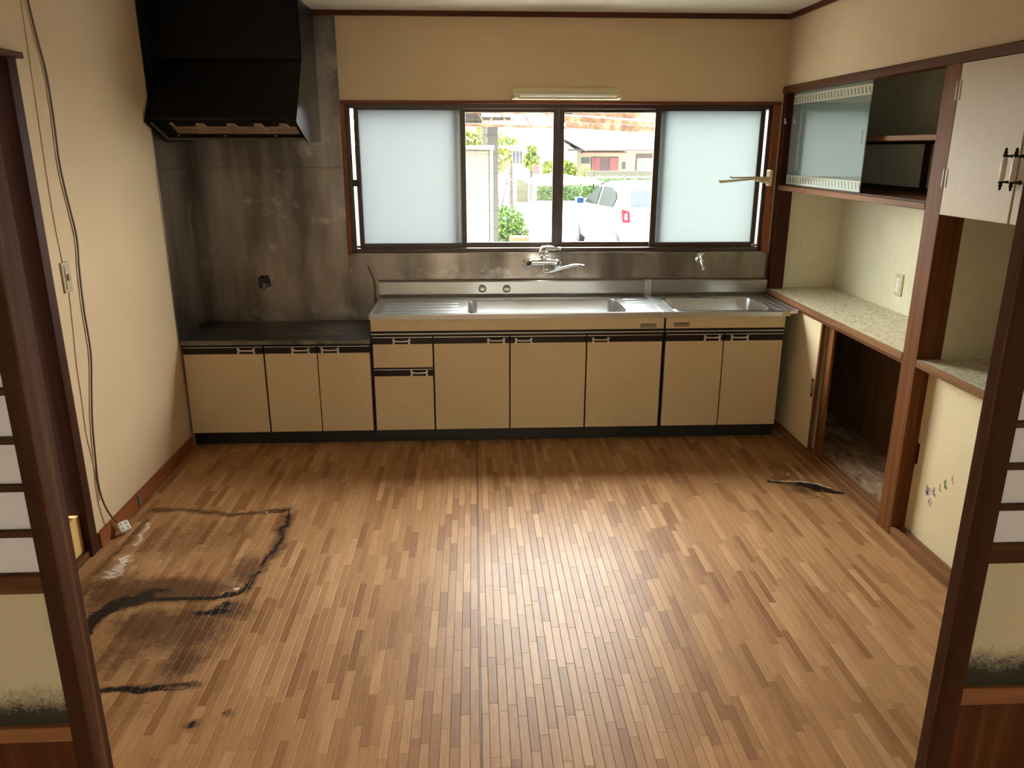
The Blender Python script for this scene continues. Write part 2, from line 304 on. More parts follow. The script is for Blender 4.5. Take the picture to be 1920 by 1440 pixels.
# ------------------------------------------------------------------ mesh builder
def wloc(o):
    v = Vector((0, 0, 0))
    while o is not None: v += o.location; o = o.parent
    return v
def tag(o, label=None, cat=None, group=None, kind=None):
    if label: o['label'] = label
    if cat: o['category'] = cat
    if group: o['group'] = group
    if kind: o['kind'] = kind
    return o
class MB:
    def __init__(s): s.v = []; s.f = []
    def add(s, vs, fs):
        n = len(s.v); s.v += [tuple(p) for p in vs]; s.f += [tuple(i+n for i in f) for f in fs]; return s
    def box(s, x0, x1, y0, y1, z0, z1):
        x0, x1 = sorted((x0, x1)); y0, y1 = sorted((y0, y1)); z0, z1 = sorted((z0, z1))
        return s.add([(x0, y0, z0), (x1, y0, z0), (x1, y1, z0), (x0, y1, z0), (x0, y0, z1), (x1, y0, z1), (x1, y1, z1), (x0, y1, z1)],
                     [(0, 3, 2, 1), (4, 5, 6, 7), (0, 1, 5, 4), (1, 2, 6, 5), (2, 3, 7, 6), (3, 0, 4, 7)])
    def bar(s, a, b, wd, ht, up=(0, 0, 1)):
        a = Vector(a); b = Vector(b); d = (b-a).normalized(); u = Vector(up)
        if abs(d.dot(u)) > .95: u = Vector((1, 0, 0))
        r = d.cross(u).normalized(); u = r.cross(d)
        vs = []
        for p in (a, b):
            for i, j in ((-1, -1), (1, -1), (1, 1), (-1, 1)): vs.append(p+r*(i*wd/2)+u*(j*ht/2))
        return s.add(vs, [(0, 1, 2, 3), (7, 6, 5, 4), (0, 4, 5, 1), (1, 5, 6, 2), (2, 6, 7, 3), (3, 7, 4, 0)])
    def tube(s, pts, r, n=10, cap=True):
        pts = [Vector(p) for p in pts]; rs = r if isinstance(r, (list, tuple)) else [r]*len(pts)
        prev = None; base = len(s.v); vs = []; fs = []
        for i, p in enumerate(pts):
            d = (pts[min(i+1, len(pts)-1)]-pts[max(i-1, 0)]).normalized()
            if prev is None:
                u = Vector((0, 0, 1)) if abs(d.z) < .9 else Vector((1, 0, 0)); a = d.cross(u).normalized()
            else:
                a = (prev-d*prev.dot(d)).normalized()
            prev = a; b = d.cross(a)
            for k in range(n):
                t = 2*PI*k/n; vs.append(p+(a*math.cos(t)+b*math.sin(t))*rs[i])
        for i in range(len(pts)-1):
            for k in range(n): fs.append((i*n+k, i*n+(k+1) % n, (i+1)*n+(k+1) % n, (i+1)*n+k))
        if cap: fs.append(tuple(range(n-1, -1, -1))); fs.append(tuple((len(pts)-1)*n+k for k in range(n)))
        return s.add(vs, fs)
    def prism(s, poly, axis, a, b):
        # poly: 2D points in the two other axes (in cyclic order of axes), extruded along axis from a to b
        def mk(p, t):
            if axis == 0: return (t, p[0], p[1])
            if axis == 1: return (p[0], t, p[1])
            return (p[0], p[1], t)
        n = len(poly); vs = [mk(p, a) for p in poly]+[mk(p, b) for p in poly]
        fs = [tuple(range(n-1, -1, -1)), tuple(range(n, 2*n))]+[(i, (i+1) % n, n+(i+1) % n, n+i) for i in range(n)]
        return s.add(vs, fs)
    def lathe(s, prof, c, axis='Z', n=20):
        vs = []; fs = []
        for (r, h) in prof:
            for k in range(n):
                t = 2*PI*k/n; a, b = r*math.cos(t), r*math.sin(t)
                vs.append({'Z': (c[0]+a, c[1]+b, c[2]+h), 'Y': (c[0]+a, c[1]+h, c[2]+b), 'X': (c[0]+h, c[1]+a, c[2]+b)}[axis])
        m = len(prof)
        for i in range(m-1):
            for k in range(n): fs.append((i*n+k, i*n+(k+1) % n, (i+1)*n+(k+1) % n, (i+1)*n+k))
        fs.append(tuple(range(n-1, -1, -1))); fs.append(tuple((m-1)*n+k for k in range(n)))
        return s.add(vs, fs)
    def build(s, name, m, parent=None, bevel=0, smooth=False, local=False, seg=2, origin=None):
        me = bpy.data.meshes.new(name)
        vs = np.array(s.v, float)
        if parent is not None:
            off = Vector((0, 0, 0)) if local else wloc(parent)
            loc = Vector((0, 0, 0))
        else:
            loc = Vector(origin) if origin else (Vector((0, 0, 0)) if name in ('floor',) else Vector(((vs[:, 0].min()+vs[:, 0].max())/2, (vs[:, 1].min()+vs[:, 1].max())/2, vs[:, 2].min())))
            off = loc
        me.from_pydata([tuple(v) for v in (vs-np.array(off))], [], s.f); me.update()
        o = bpy.data.objects.new(name, me); COL.objects.link(o); o.location = loc if parent is None else (0, 0, 0)
        if parent is not None: o.parent = parent
        if not local:
            import bmesh
            bm = bmesh.new(); bm.from_mesh(me); bmesh.ops.recalc_face_normals(bm, faces=bm.faces); bm.to_mesh(me); bm.free()
        me.materials.append(m)
        if smooth:
            me.polygons.foreach_set('use_smooth', [True]*len(me.polygons)); me.set_sharp_from_angle(angle=math.radians(35))
        if bevel:
            b = o.modifiers.new('bevel', 'BEVEL'); b.width = bevel; b.segments = seg; b.limit_method = 'ANGLE'; b.angle_limit = math.radians(40)
        return o
def empty(name, loc, label=None, cat=None, group=None, kind=None, rz=0):
    o = bpy.data.objects.new(name, None); COL.objects.link(o); o.location = loc; o.rotation_euler = (0, 0, rz); o.empty_display_size = .1
    return tag(o, label, cat, group, kind)
def bx(*a): return MB().box(*a)
def copy_obj(o, parent, loc=None):
    c = o.copy(); COL.objects.link(c); c.parent = parent
    if loc is not None: c.location = loc
    for ch in list(o.children): copy_obj(ch, c)
    return c
S = dict(kind='structure')
W = 3.6; CE = 2.475
# ------------------------------------------------------------------ floor with its stain attribute
def vnoise(x, y, sc, seed):
    r = np.random.RandomState(seed).rand(64, 64); xs = x*sc; ys = y*sc
    xi = np.floor(xs).astype(int); yi = np.floor(ys).astype(int); fx = xs-xi; fy = ys-yi
    fx = fx*fx*(3-2*fx); fy = fy*fy*(3-2*fy)
    g = lambda a, b: r[a % 64, b % 64]
    return (g(xi, yi)*(1-fx)+g(xi+1, yi)*fx)*(1-fy)+(g(xi, yi+1)*(1-fx)+g(xi+1, yi+1)*fx)*fy
def pdist(x, y, pts):
    d = np.full(x.shape, 9.)
    for (ax, ay), (bx_, by_) in zip(pts[:-1], pts[1:]):
        vx, vy = bx_-ax, by_-ay; t = np.clip(((x-ax)*vx+(y-ay)*vy)/(vx*vx+vy*vy+1e-9), 0, 1)
        d = np.minimum(d, np.hypot(x-ax-t*vx, y-ay-t*vy))
    return d
def build_floor():
    gx = np.concatenate([np.arange(-.12, 0, .06), np.arange(0, 1.0, .006), np.arange(1.0, 3.2, .1), np.arange(3.2, 3.64, .006)])
    gy = np.concatenate([np.arange(-3.7, -3.05, .06), np.arange(-3.05, -1.0, .006), np.arange(-1.0, .01, .1), [.0]])
    X, Y = np.meshgrid(gx, gy, indexing='ij'); nx, ny = X.shape
    x0 = X+(vnoise(X+9, Y+9, 14, 1)-.5)*.035+(vnoise(X+9, Y+9, 45, 5)-.5)*.012
    y0 = Y+(vnoise(X+9, Y+9, 14, 2)-.5)*.035+(vnoise(X+9, Y+9, 45, 6)-.5)*.012
    ln = lambda pts, wd, k=1, x=x0, y=y0: k*np.clip(1.15-pdist(x, y, pts)/wd, 0, 1)
    def blob(cx, cy, rx, ry, k=1): return k*np.clip(1.2-np.hypot((x0-cx)/rx, (y0-cy)/ry), 0, 1)
    char = np.maximum.reduce([
        ln([(.33, -2.205), (.5, -2.208), (.64, -2.204), (.72, -2.185)], .016, 1, X+(x0-X)*.3, Y+(y0-Y)*.3),
        ln([(.36, -2.20), (.29, -2.235), (.235, -2.31)], .055), ln([(.26, -2.27), (.24, -2.36), (.23, -2.47)], .035),
        blob(.665, -2.305, .075, .035), blob(.70, -2.25, .03, .05, .6), ln([(.76, -1.43), (.785, -1.6), (.79, -1.82), (.775, -1.95)], .02, .55),
        ln([(.77, -2.0), (.75, -2.1), (.72, -2.17)], .03, .5), blob(.70, -2.17, .05, .03, .7),
        ln([(.42, -2.745), (.56, -2.75), (.63, -2.748)], .016), ln([(.62, -2.737), (.72, -2.73), (.73, -2.745), (.71, -2.758), (.62, -2.756)], .006, .75, X, Y),
        ln([(.66, -1.425), (.70, -1.412), (.75, -1.43), (.73, -1.452), (.67, -1.447)], .008, .6, X, Y),
        blob(.40, -2.15, .1, .02, .45), blob(.25, -2.0, .02, .02, .5), blob(.80, -2.93, .015, .015, .6), blob(.88, -2.88, .02, .012, .6),
        # the torn patch by the right-hand cupboard
        ln([(3.26, -1.212), (3.33, -1.222)], .018), ln([(3.36, -1.215), (3.44, -1.225)], .012),
        ln([(3.42, -1.232), (3.48, -1.27), (3.53, -1.325)], .045), blob(3.50, -1.31, .05, .04), ln([(3.50, -1.335), (3.585, -1.36)], .026), ln([(3.33, -1.412), (3.40, -1.415), (3.46, -1.395)], .006, .8, X, Y)])
    brown = np.maximum.reduce([
        ln([(.1, -1.39), (.25, -1.40), (.48, -1.47), (.62, -1.44), (.75, -1.42)], .04, .62), blob(.45, -2.14, .38, .13, .85), blob(.22, -2.15, .2, .22, .6),
        blob(.6, -2.42, .24, .22, .66), blob(.72, -2.3, .14, .12, .7), blob(.46, -2.38, .2, .14, .75), blob(.66, -2.62, .12, .17, .6), blob(.42, -2.55, .2, .2, .42),
        ln([(.77, -1.5), (.80, -1.85), (.74, -2.15)], .05, .6), blob(.71, -2.0, .1, .2, .62), blob(.4, -1.75, .46, .46, .36),
        ln([(.11, -1.5), (.1, -1.7), (.1, -2.0)], .03, .5), ln([(.4, -2.745), (.75, -2.74)], .035, .6), blob(.6, -2.85, .25, .12, .25),
        blob(.8, -2.93, .04, .04, .6), blob(.9, -2.88, .04, .03, .5),
        blob(3.4, -1.32, .12, .1, .55), ln([(3.28, -1.2), (3.55, -1.33)], .035, .55), blob(3.36, -1.15, .07, .06, .4)])
    peel = np.maximum.reduce([ln([(.155, -1.86), (.165, -1.95), (.16, -2.03)], .05, .72), ln([(.13, -1.53), (.16, -1.56), (.14, -1.66), (.15, -1.75)], .026, .7),
        ln([(3.29, -1.195), (3.40, -1.20), (3.50, -1.225), (3.57, -1.30)], .013, .85), blob(3.50, -1.335, .02, .008, 1), blob(3.40, -1.105, .016, .028, 1), blob(.70, -2.13, .02, .015, .9), blob(.66, -1.435, .008, .012, .9)])
    keep = (X > .0)
    zz = np.zeros_like(X)+.0015*np.clip(char*0+brown*0, 0, 1)
    me = bpy.data.meshes.new('floor')
    idx = np.arange(nx*ny).reshape(nx, ny)
    q = np.stack([idx[:-1, :-1], idx[1:, :-1], idx[1:, 1:], idx[:-1, 1:]], -1).reshape(-1, 4)
    me.vertices.add(nx*ny); me.vertices.foreach_set('co', np.stack([X, Y, zz], -1).ravel())
    me.loops.add(q.size); me.loops.foreach_set('vertex_index', q.ravel())
    me.polygons.add(len(q)); me.polygons.foreach_set('loop_start', np.arange(len(q))*4); me.update(calc_edges=True); me.validate()
    at = me.color_attributes.new('stain', 'FLOAT_COLOR', 'POINT')
    at.data.foreach_set('color', np.stack([char, brown, peel, np.ones_like(X)], -1).ravel().astype(np.float32))
    o = bpy.data.objects.new('floor', me); COL.objects.link(o); me.materials.append(M['floor']); tag(o, **S)
    o['label'] = 'wood-strip vinyl floor with charred torn patches'
build_floor()
tag(bx(-.12, W+.5, -3.7, .1, -.08, -.003).build('floor.001', M['soil']), kind='structure')
# ------------------------------------------------------------------ walls, ceiling
wx0, wx1, wz0, wz1 = .925, 3.57, 1.078, 1.968
b = MB().box(-.12, wx0, 0, .12, 0, 2.6).box(wx1, W+.5, 0, .12, 0, 2.6).box(wx0, wx1, 0, .12, 0, wz0).box(wx0, wx1, 0, .12, wz1, 2.6)
tag(b.build('wall_back', M['wall']), **S)
b = MB().box(-.12, 0, -1.80, 0, 0, 2.6).box(-.12, 0, -3.6, -1.80, 2.032, 2.6)
tag(b.build('wall_left', M['wall']), **S)
b = MB().box(W, W+.1, -3.6, 0, 2.072, 2.6).box(4.05, 4.15, -3.6, 0, 0, 2.6)
tag(b.build('wall_right', M['wall']), **S)
tag(bx(-.12, 4.15, -3.6, .12, CE, 2.6).build('ceiling', M['ceiling']), **S)
b = MB().box(0, W, -.02, 0, 2.447, CE).box(W-.02, W, -3.6, -.02, 2.447, CE).box(0, .02, -3.6, -.02, 2.447, CE)
tag(b.build('trim_1', M['darkX'], bevel=.002), **S)
tag(bx(0, .018, -1.775, -.57, 0, .072).build('baseboard_left', M['base'], bevel=.002), **S)
# left doorway: jamb, head casing, closed board door in its track
b = MB().box(-.11, .012, -1.85, -1.79, 0, 2.035)
tag(b.build('trim_2', M['dark'], bevel=.002), **S)
tag(bx(-.10, .03, -3.5, -1.768, 2.03, 2.052).build('trim_3', M['darkY'], bevel=.002), **S)
dl = empty('door_1', (-.08, -2.6, 0), kind='structure')
bx(-.095, -.065, -3.5, -1.90, .03, 2.03).build('door_panel', M['panelwood'], dl)
bx(-.10, -.055, -1.92, -1.872, .03, 2.03).build('door_stile', M['worn'], dl, .003)
bx(-.115, .0, -3.5, -1.85, -.002, .03).build('door_sill', M['darkY'], dl, .002)
tag(bx(-.058, -.02, -1.93, -1.851, .031, .20).build('plinth_block', M['yellow'], bevel=.003), 'yellow plastered block low in the left doorway beside the jamb', 'block')
# ------------------------------------------------------------------ partition wall to the next room (frame above and beside the camera view)
b = MB().box(-.12, 4.15, -3.70, -3.58, 2.06, 2.6).box(-.12, .02, -3.70, -3.58, 0, 2.06).box(3.55, 4.15, -3.70, -3.58, 0, 2.06)
tag(b.build('wall_front', M['wall']), **S)
tag(bx(.02, 3.55, -3.705, -3.58, 2.02, 2.06).build('trim_4', M['darkX'], bevel=.002), **S)
tag(bx(.02, 3.55, -3.705, -3.58, -.002, .015).build('trim_5', M['darkX'], bevel=.002), **S)
# next room
tag(bx(-.6, 4.3, -7.3, -3.705, -.06, -.001).build('floor.002', M['tatami']), **S)
b = MB().box(-.7, -.6, -7.3, -3.7, 0, 2.6).box(-.7, -.12, -3.8, -3.7, 0, 2.6)
tag(b.build('wall_left.001', M['wall']), **S)
b = MB().box(4.3, 4.4, -7.3, -3.7, 0, 2.6).box(4.15, 4.3, -3.8, -3.7, 0, 2.6)
tag(b.build('wall_right.001', M['wall']), **S)
b = MB().box(-.7, .15, -7.4, -7.3, 0, 2.6).box(3.35, 4.4, -7.4, -7.3, 0, 2.6).box(.15, 3.35, -7.4, -7.3, 2.2, 2.6).box(.15, 3.35, -7.4, -7.3, 0, .2)
tag(b.build('wall_rear', M['wall']), **S)
tag(bx(-.7, 4.4, -7.4, -3.7, CE, 2.6).build('ceiling.001', M['ceiling']), **S)
w2 = empty('window_2', (1.75, -7.35, .2), kind='structure')  # unseen rear window for fill; its paper screen added to soften that light
bx(.15, 3.35, -7.352, -7.348, .2, 2.2).build('paper_screen', M['fill_shoji'], w2)
m = MB()
for i in range(9): m.box(.15+.3955*i, .185+.3955*i, -7.345, -7.325, .2, 2.2)
for i in range(8): m.box(.15, 3.35, -7.345, -7.325, .2+.281*i, .225+.281*i)
m.build('lattice', M['leafX'], w2)
# ------------------------------------------------------------------ window
win = empty('window_1', (2.245, .06, wz0), kind='structure')
b = MB()
b.box(.907, 3.587, -.012, .03, 1.968, 1.985).build('casing_top', M['casingX'], win, .002)
MB().box(.907, .928, -.012, .05, 1.066, 1.968).build('casing_side', M['casing'], win, .002)
MB().box(3.548, 3.587, -.012, .05, 1.066, 1.968).build('casing_side', M['casing'], win, .002)
fr = MB().box(.928, .958, .02, .13, 1.078, 1.968).box(3.524, 3.548, .02, .13, 1.078, 1.968).box(.958, 3.524, .02, .13, 1.942, 1.968).box(.958, 3.524, .0, .13, 1.078, 1.105)
fr.box(.958, 3.524, .055, .062, 1.105, 1.118)
fr.build('outer_frame', M['alu'], win, .0015)
def sash(x0, x1, y, zt, zb, glass, sl=.028, sr=.028, latch=None):
    s = MB().box(x0, x0+sl, y, y+.024, zb, zt).box(x1-sr, x1, y, y+.024, zb, zt).box(x0+sl, x1-sr, y, y+.024, zt-.022, zt).box(x0+sl, x1-sr, y, y+.024, zb, zb+.035)
    o = s.build('sash', M['alu'], win, .0015)
    bx(x0+sl-.004, x1-sr+.004, y+.009, y+.014, zb+.031, zt-.018).build('glass_pane', M[glass], o)
    if latch:
        MB().prism([(latch, 1.50), (latch+(.03 if latch < 2 else -.03)*-1, 1.515), (latch, 1.53)], 1, y+.05, y+.06).build('latch', M['alu'], o)
    return o
sash(.976, 1.652, .034, 1.955, 1.097, 'frost', .028, .032)
sash(2.822, 3.512, .034, 1.955, 1.097, 'frostR', .036, .028)
sash(1.575, 2.228, .060, 1.944, 1.10, 'clear', .036, .034, 1.578)
sash(2.229, 2.90, .060, 1.944, 1.10, 'clear', .034, .036, 2.90)
MB().box(.952, .985, .018, .034, 1.485, 1.525).lathe([(.006, 0), (.006, -.012)], (.968, .018, 1.505), 'Y', 12).build('sash_lock', M['aludark'], win, .002)
MB().lathe([(.012, 0), (.013, -.01), (.006, -.014)], (3.50, .034, 1.112), 'Y', 14).build('corner_roller', M['ivorydirty'], win, smooth=True)
bx(2.76, 2.86, .052, .066, 1.925, 1.94).build('maker_sticker', M['shuttergrey'], win)
# ------------------------------------------------------------------ stainless wall lining
ws = empty('wall_lining', (.45, -.01, .65), 'large dull stainless steel wall lining around and below the window', 'metal wall panel')
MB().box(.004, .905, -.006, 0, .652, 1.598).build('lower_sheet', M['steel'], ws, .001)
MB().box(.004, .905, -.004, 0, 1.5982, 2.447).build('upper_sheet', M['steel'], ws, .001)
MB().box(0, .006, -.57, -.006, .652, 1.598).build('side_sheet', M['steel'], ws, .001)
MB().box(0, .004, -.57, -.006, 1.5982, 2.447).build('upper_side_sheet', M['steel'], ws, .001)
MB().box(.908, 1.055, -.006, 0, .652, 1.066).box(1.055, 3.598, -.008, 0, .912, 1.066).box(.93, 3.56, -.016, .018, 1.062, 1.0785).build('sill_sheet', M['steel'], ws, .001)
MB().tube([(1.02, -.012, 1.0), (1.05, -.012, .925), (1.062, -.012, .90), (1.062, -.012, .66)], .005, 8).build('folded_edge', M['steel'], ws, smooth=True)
# ------------------------------------------------------------------ range hood
hd = empty('range_hood', (.39, -.3, 1.745), 'black enamel range hood hanging over the low gas counter', 'range hood')
prof = [(-.008, 1.76), (-.39, 1.755), (-.405, 1.765), (-.648, 1.852), (-.652, 1.862), (-.43, 2.156), (-.41, 2.17), (-.41, CE-.002), (-.008, CE-.002)]
MB().prism(prof, 0, .007, .78).build('hood_body', M['hood'], hd, .003)
for x0, x1 in ((.007, .014), (.773, .782)):
    MB().prism([(-.008, 1.745), (-.40, 1.742), (-.66, 1.838), (-.66, 1.855), (-.43, 2.156), (-.41, 2.17), (-.41, CE-.003), (-.008, CE-.003)], 0, x0, x1).build('side_cheek', M['hood'], hd, .001)
def onslope(t): return (-.648+t*.243, 1.848-t*.087)   # point along the sloping underside
def slopebar(x0, x1, t0, t1, h, name, m):
    (ya, za), (yb, zb) = onslope(t0), onslope(t1)
    return MB().prism([(ya, za), (yb, zb), (yb-.003, zb-h), (ya-.003, za-h)], 0, x0, x1).build(name, m, hd, .0015)
slopebar(.02, .77, .93, .99, .008, 'lower_rim', M['hoodrim'])
slopebar(.02, .035, .1, .99, .008, 'side_rim', M['hoodrim'])
slopebar(.12, .76, .45, .62, .010, 'filter_frame', M['grease'])
slopebar(.12, .76, .30, .33, .012, 'filter_lip', M['grease'])
slopebar(.12, .135, .1, .62, .012, 'filter_end', M['grease'])
for i, x in enumerate((.27, .43, .57, .70)):
    (ya, za), (yb, zb) = onslope(.12), onslope(.48)
    MB().prism([(x-.022, 0), (x+.022, 0), (x+.034, 1), (x-.034, 1)], 2, 0, .01)
    a = MB(); a.add([(x-.02, ya, za-.012), (x+.02, ya, za-.012), (x+.036, yb, zb-.012), (x-.036, yb, zb-.012), (x-.02, ya, za), (x+.02, ya, za), (x+.036, yb, zb), (x-.036, yb, zb)],
          [(0, 1, 2, 3), (7, 6, 5, 4), (0, 4, 5, 1), (1, 5, 6, 2), (2, 6, 7, 3), (3, 7, 4, 0)])
    a.build('filter_lug', M['grease'], hd, .003)
for x in (.10, .35, .62):
    y, z = onslope(.8); MB().lathe([(.004, 0), (.004, -.006)], (x, y, z), 'Z', 10).build('screw', M['bronze'], hd)
# ------------------------------------------------------------------ kitchen base units
FY = -.556   # door plane
def handle(door, x0, x1, z, y=FY):
    m = MB(); xc = (x0+x1)/2; hw = (x1-x0)/2; d = .022
    for s in (-1, 1):
        m.box(xc+s*hw-.006*(s > 0)*1-(.0), xc+s*hw+.006*(s < 0), y-d, y-.004, z-.013, z+.013) if False else m.prism(
            [(xc+s*hw-.006, z-.016), (xc+s*hw+.006, z-.016), (xc+s*(hw-.002)+.004, z), (xc+s*hw+.006, z+.016), (xc+s*hw-.006, z+.016), (xc+s*(hw-.002)-.004, z)], 1, y-d, y-.002)
    m.tube([(xc-hw, y-d+.005, z+.004), (xc-hw*.6, y-d+.002, z+.003), (xc, y-d+.001, z+.002), (xc+hw*.6, y-d+.002, z+.003), (xc+hw, y-d+.005, z+.004)], [.007, .0055, .005, .0055, .007], 8)
    return m.build('handle', M['bronze'], door, smooth=True)
def front(cab, kind, x0, x1, z0, z1, hx0, hx1, hz, strip=.042):
    d = bx(x0, x1, FY, FY+.018, z0, z1-strip).build(kind, M['cab'], cab, .0015)
    MB().box(x0, x1, FY+.0005, FY+.018, z1-strip, z1).build('dark_grip_strip', M['darkstrip'], d, .001)
    MB().box(x0, x1, FY-.002, FY+.001, z1-.0035, z1).build('edge_bead', M['bronze'], d)
    handle(d, hx0, hx1, hz)
    return d
YB = -.012
lo = empty('gas_cabinet', (.545, -.28, 0), 'low beige base cabinet with three doors under the gas counter', 'kitchen cabinet')
MB().box(.008, .02, FY+.02, YB, .09, .625).box(1.075, 1.087, FY+.02, YB, .09, .625).box(.02, 1.075, FY+.02, YB, .09, .105).box(.02, 1.075, FY+.02, FY+.04, .61, .625).box(.465, .481, FY+.022, YB, .105, .61).build('carcass', M['darkstrip'], lo)
bx(.008, 1.087, -.505, -.49, .003, .09).build('kick_board', M['black'], lo)
front(lo, 'door', .015, .467, .092, .615, .333, .424, .594)
front(lo, 'door', .477, .774, .092, .615, .640, .734, .592)
front(lo, 'door', .780, 1.080, .092, .615, .808, .903, .592)
ct = empty('gas_counter', (.545, -.28, .627), 'low worn stainless steel gas counter below the range hood', 'counter')
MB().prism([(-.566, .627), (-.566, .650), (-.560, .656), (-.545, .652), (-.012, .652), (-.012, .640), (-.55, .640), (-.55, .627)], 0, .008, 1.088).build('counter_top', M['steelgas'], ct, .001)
mu = empty('sink_cabinet', (1.95, -.28, 0), 'long beige sink cabinet with two drawers and three doors', 'kitchen cabinet')
def carcass(cab, x0, x1, divs):
    m = MB().box(x0, x0+.012, FY+.02, YB, .09, .765).box(x1-.012, x1, FY+.02, YB, .09, .765).box(x0+.012, x1-.012, FY+.02, YB, .09, .105).box(x0+.012, x1-.012, FY+.02, FY+.03, .655, .765)
    for d in divs: m.box(d-.006, d+.006, FY+.022, YB-.03, .105, .655)
    m.build('carcass', M['darkstrip'], cab)
    bx(x0, x1, -.505, -.49, .003, .09).build('kick_board', M['black'], cab)
    a = bx(x0+.003, x1-.003, FY, FY+.018, .699, .767).build('apron', M['cab'], cab, .0015)
    MB().box(x0+.003, x1-.003, FY+.001, FY+.018, .684, .698).box(x0+.003, x1-.003, FY+.004, FY+.018, .666, .6795).build('dark_band', M['darkstrip'], a)
    bx(x0+.003, x1-.003, FY-.003, FY+.01, .6795, .684).build('metal_bead', M['bronze'], a)
    return a
ap = carcass(mu, 1.091, 2.806, (1.45, 1.898, 2.35))
d1 = front(mu, 'drawer', 1.100, 1.444, .480, .6635, 1.222, 1.314, .640)
d2 = front(mu, 'drawer', 1.100, 1.444, .092, .470, 1.319, 1.410, .449)
bx(1.1, 1.444, FY+.006, FY+.02, .472, .479).build('drawer_divider', M['darkstrip'], mu)
front(mu, 'door', 1.454, 1.893, .092, .6635, 1.769, 1.863, .638)
front(mu, 'door', 1.901, 2.345, .092, .6635, 1.931, 2.022, .637)
front(mu, 'door', 2.354, 2.797, .092, .6635, 2.383, 2.475, .637)
m2 = empty('sink_cabinet', (3.17, -.28, 0), 'short beige two-door sink cabinet beside the right cupboard', 'kitchen cabinet')
ap2 = carcass(m2, 2.812, 3.53, (3.168,))
front(m2, 'door', 2.820, 3.164, .092, .6635, 3.046, 3.136, .643)
front(m2, 'door', 3.171, 3.522, .092, .6635, 3.207, 3.303, .642)
def badge(cab, x0, x1, z0, z1, txt):
    p = bx(x0, x1, FY-.004, FY+.001, z0, z1).build('badge', M['badge'], cab, .001)
    fr = MB().box(x0+.004, x1-.004, FY-.0045, FY-.004, z1-.0055, z1-.004).box(x0+.004, x1-.004, FY-.0045, FY-.004, z0+.004, z0+.0055).box(x0+.004, x0+.009, FY-.0045, FY-.004, z0+.004, z1-.004).box(x1-.009, x1-.004, FY-.0045, FY-.004, z0+.004, z1-.004)
    fr.build('badge_border', M['badgetext'], p)
    c = bpy.data.curves.new('t', 'FONT'); c.body = txt; c.size = .0175; c.extrude = .0004; c.align_x = 'CENTER'
    t = bpy.data.objects.new('t', c); COL.objects.link(t); t.rotation_euler = (PI/2, 0, 0); t.location = ((x0+x1)/2, FY-.0045, z0+.0065)
    bpy.context.view_layer.update()
    me = bpy.data.meshes.new_from_object(t.evaluated_get(bpy.context.evaluated_depsgraph_get())); me.transform(t.matrix_world)
    me.transform(Matrix.Translation(-wloc(p))); bpy.data.objects.remove(t)
    o = bpy.data.objects.new('lettering', me); COL.objects.link(o); o.parent = p; me.materials.clear(); me.materials.append(M['badgetext'])
badge(mu, 2.664, 2.756, .706, .729, 'Sunwave')
badge(m2, 2.863, 2.952, .711, .734, 'Sunwave')
# counters with pressed basins
def rrect(x0, x1, y0, y1, r, k=5):
    pts = []
    for cx, cy, a0 in ((x1-r, y0+r, -PI/2), (x1-r, y1-r, 0), (x0+r, y1-r, PI/2), (x0+r, y0+r, PI)):
        for i in range(k+1):
            a = a0+PI/2*i/k; pts.append((cx+r*math.cos(a), cy+r*math.sin(a)))
    return pts
def sink_top(root, X0, X1, bx0, bx1, by0, by1, zt=.800, Y0=-.566, Y1=-.035, depth=.17, r=.055, k=6):
    m = MB(); hole = rrect(bx0, bx1, by0, by1, r, k); n = len(hole)
    corners = [(X1, Y0), (X1, Y1), (X0, Y1), (X0, Y0)]
    vs = [(p[0], p[1], zt-.004) for p in hole]+[(c[0], c[1], zt-.004) for c in corners]; fs = []
    for c in range(4):
        for i in range(k): fs.append((c*(k+1)+i, c*(k+1)+i+1, n+c))
        a = c*(k+1)+k; b2 = ((c+1) % 4)*(k+1); fs.append((a, b2, n+(c+1) % 4, n+c))
    m.add(vs, fs)
    # rolled rim: front, sides
    m.prism([(Y0, zt-.032), (Y0-.002, zt-.004), (Y0+.004, zt+.001), (Y0+.018, zt-.001), (Y0+.022, zt-.0042), (Y0+.012, zt-.006), (Y0+.010, zt-.032)], 0, X0, X1)
    m.box(X0, X0+.012, Y0+.01, Y1, zt-.006, zt+.001).box(X1-.012, X1, Y0+.01, Y1, zt-.006, zt+.001)
    m.build('counter_top', M['steeltop'], root, .0008)
    b2 = MB(); rings = [(hole, zt-.0035), (rrect(bx0+.003, bx1-.003, by0+.003, by1-.003, r, k), zt-.010), (rrect(bx0+.012, bx1-.012, by0+.012, by1-.012, r, k), zt-depth*.7),
                        (rrect(bx0+.022, bx1-.022, by0+.022, by1-.022, r, k), zt-depth*.93), (rrect(bx0+.05, bx1-.05, by0+.05, by1-.05, r*.8, k), zt-depth)]
    vs = []; fs = []
    for pts, z in rings: vs += [(p[0], p[1], z) for p in pts]
    for i in range(len(rings)-1):
        for j in range(n): fs.append((i*n+j, i*n+(j+1) % n, (i+1)*n+(j+1) % n, (i+1)*n+j))
    fs.append(tuple((len(rings)-1)*n+j for j in range(n)))
    b2.add(vs, fs); o = b2.build('basin', M['steeltop'], root, smooth=True)
    xc, yc = (bx0+bx1)/2, by1-.09
    MB().lathe([(.055, .0), (.05, .004), (.02, .005)], (xc, yc, zt-depth+.001), 'Z', 24).build('drain', M['chrome'], o, smooth=True)
    rim = MB().tube([(p[0], p[1], zt-.002) for p in hole+hole[:1]], .003, 6, False); rim.build('basin_rim', M['chrome'], root, smooth=True)
st = empty('sink_counter', (1.95, -.3, .768), 'wide stainless steel sink counter with one long basin and drainboards', 'sink')
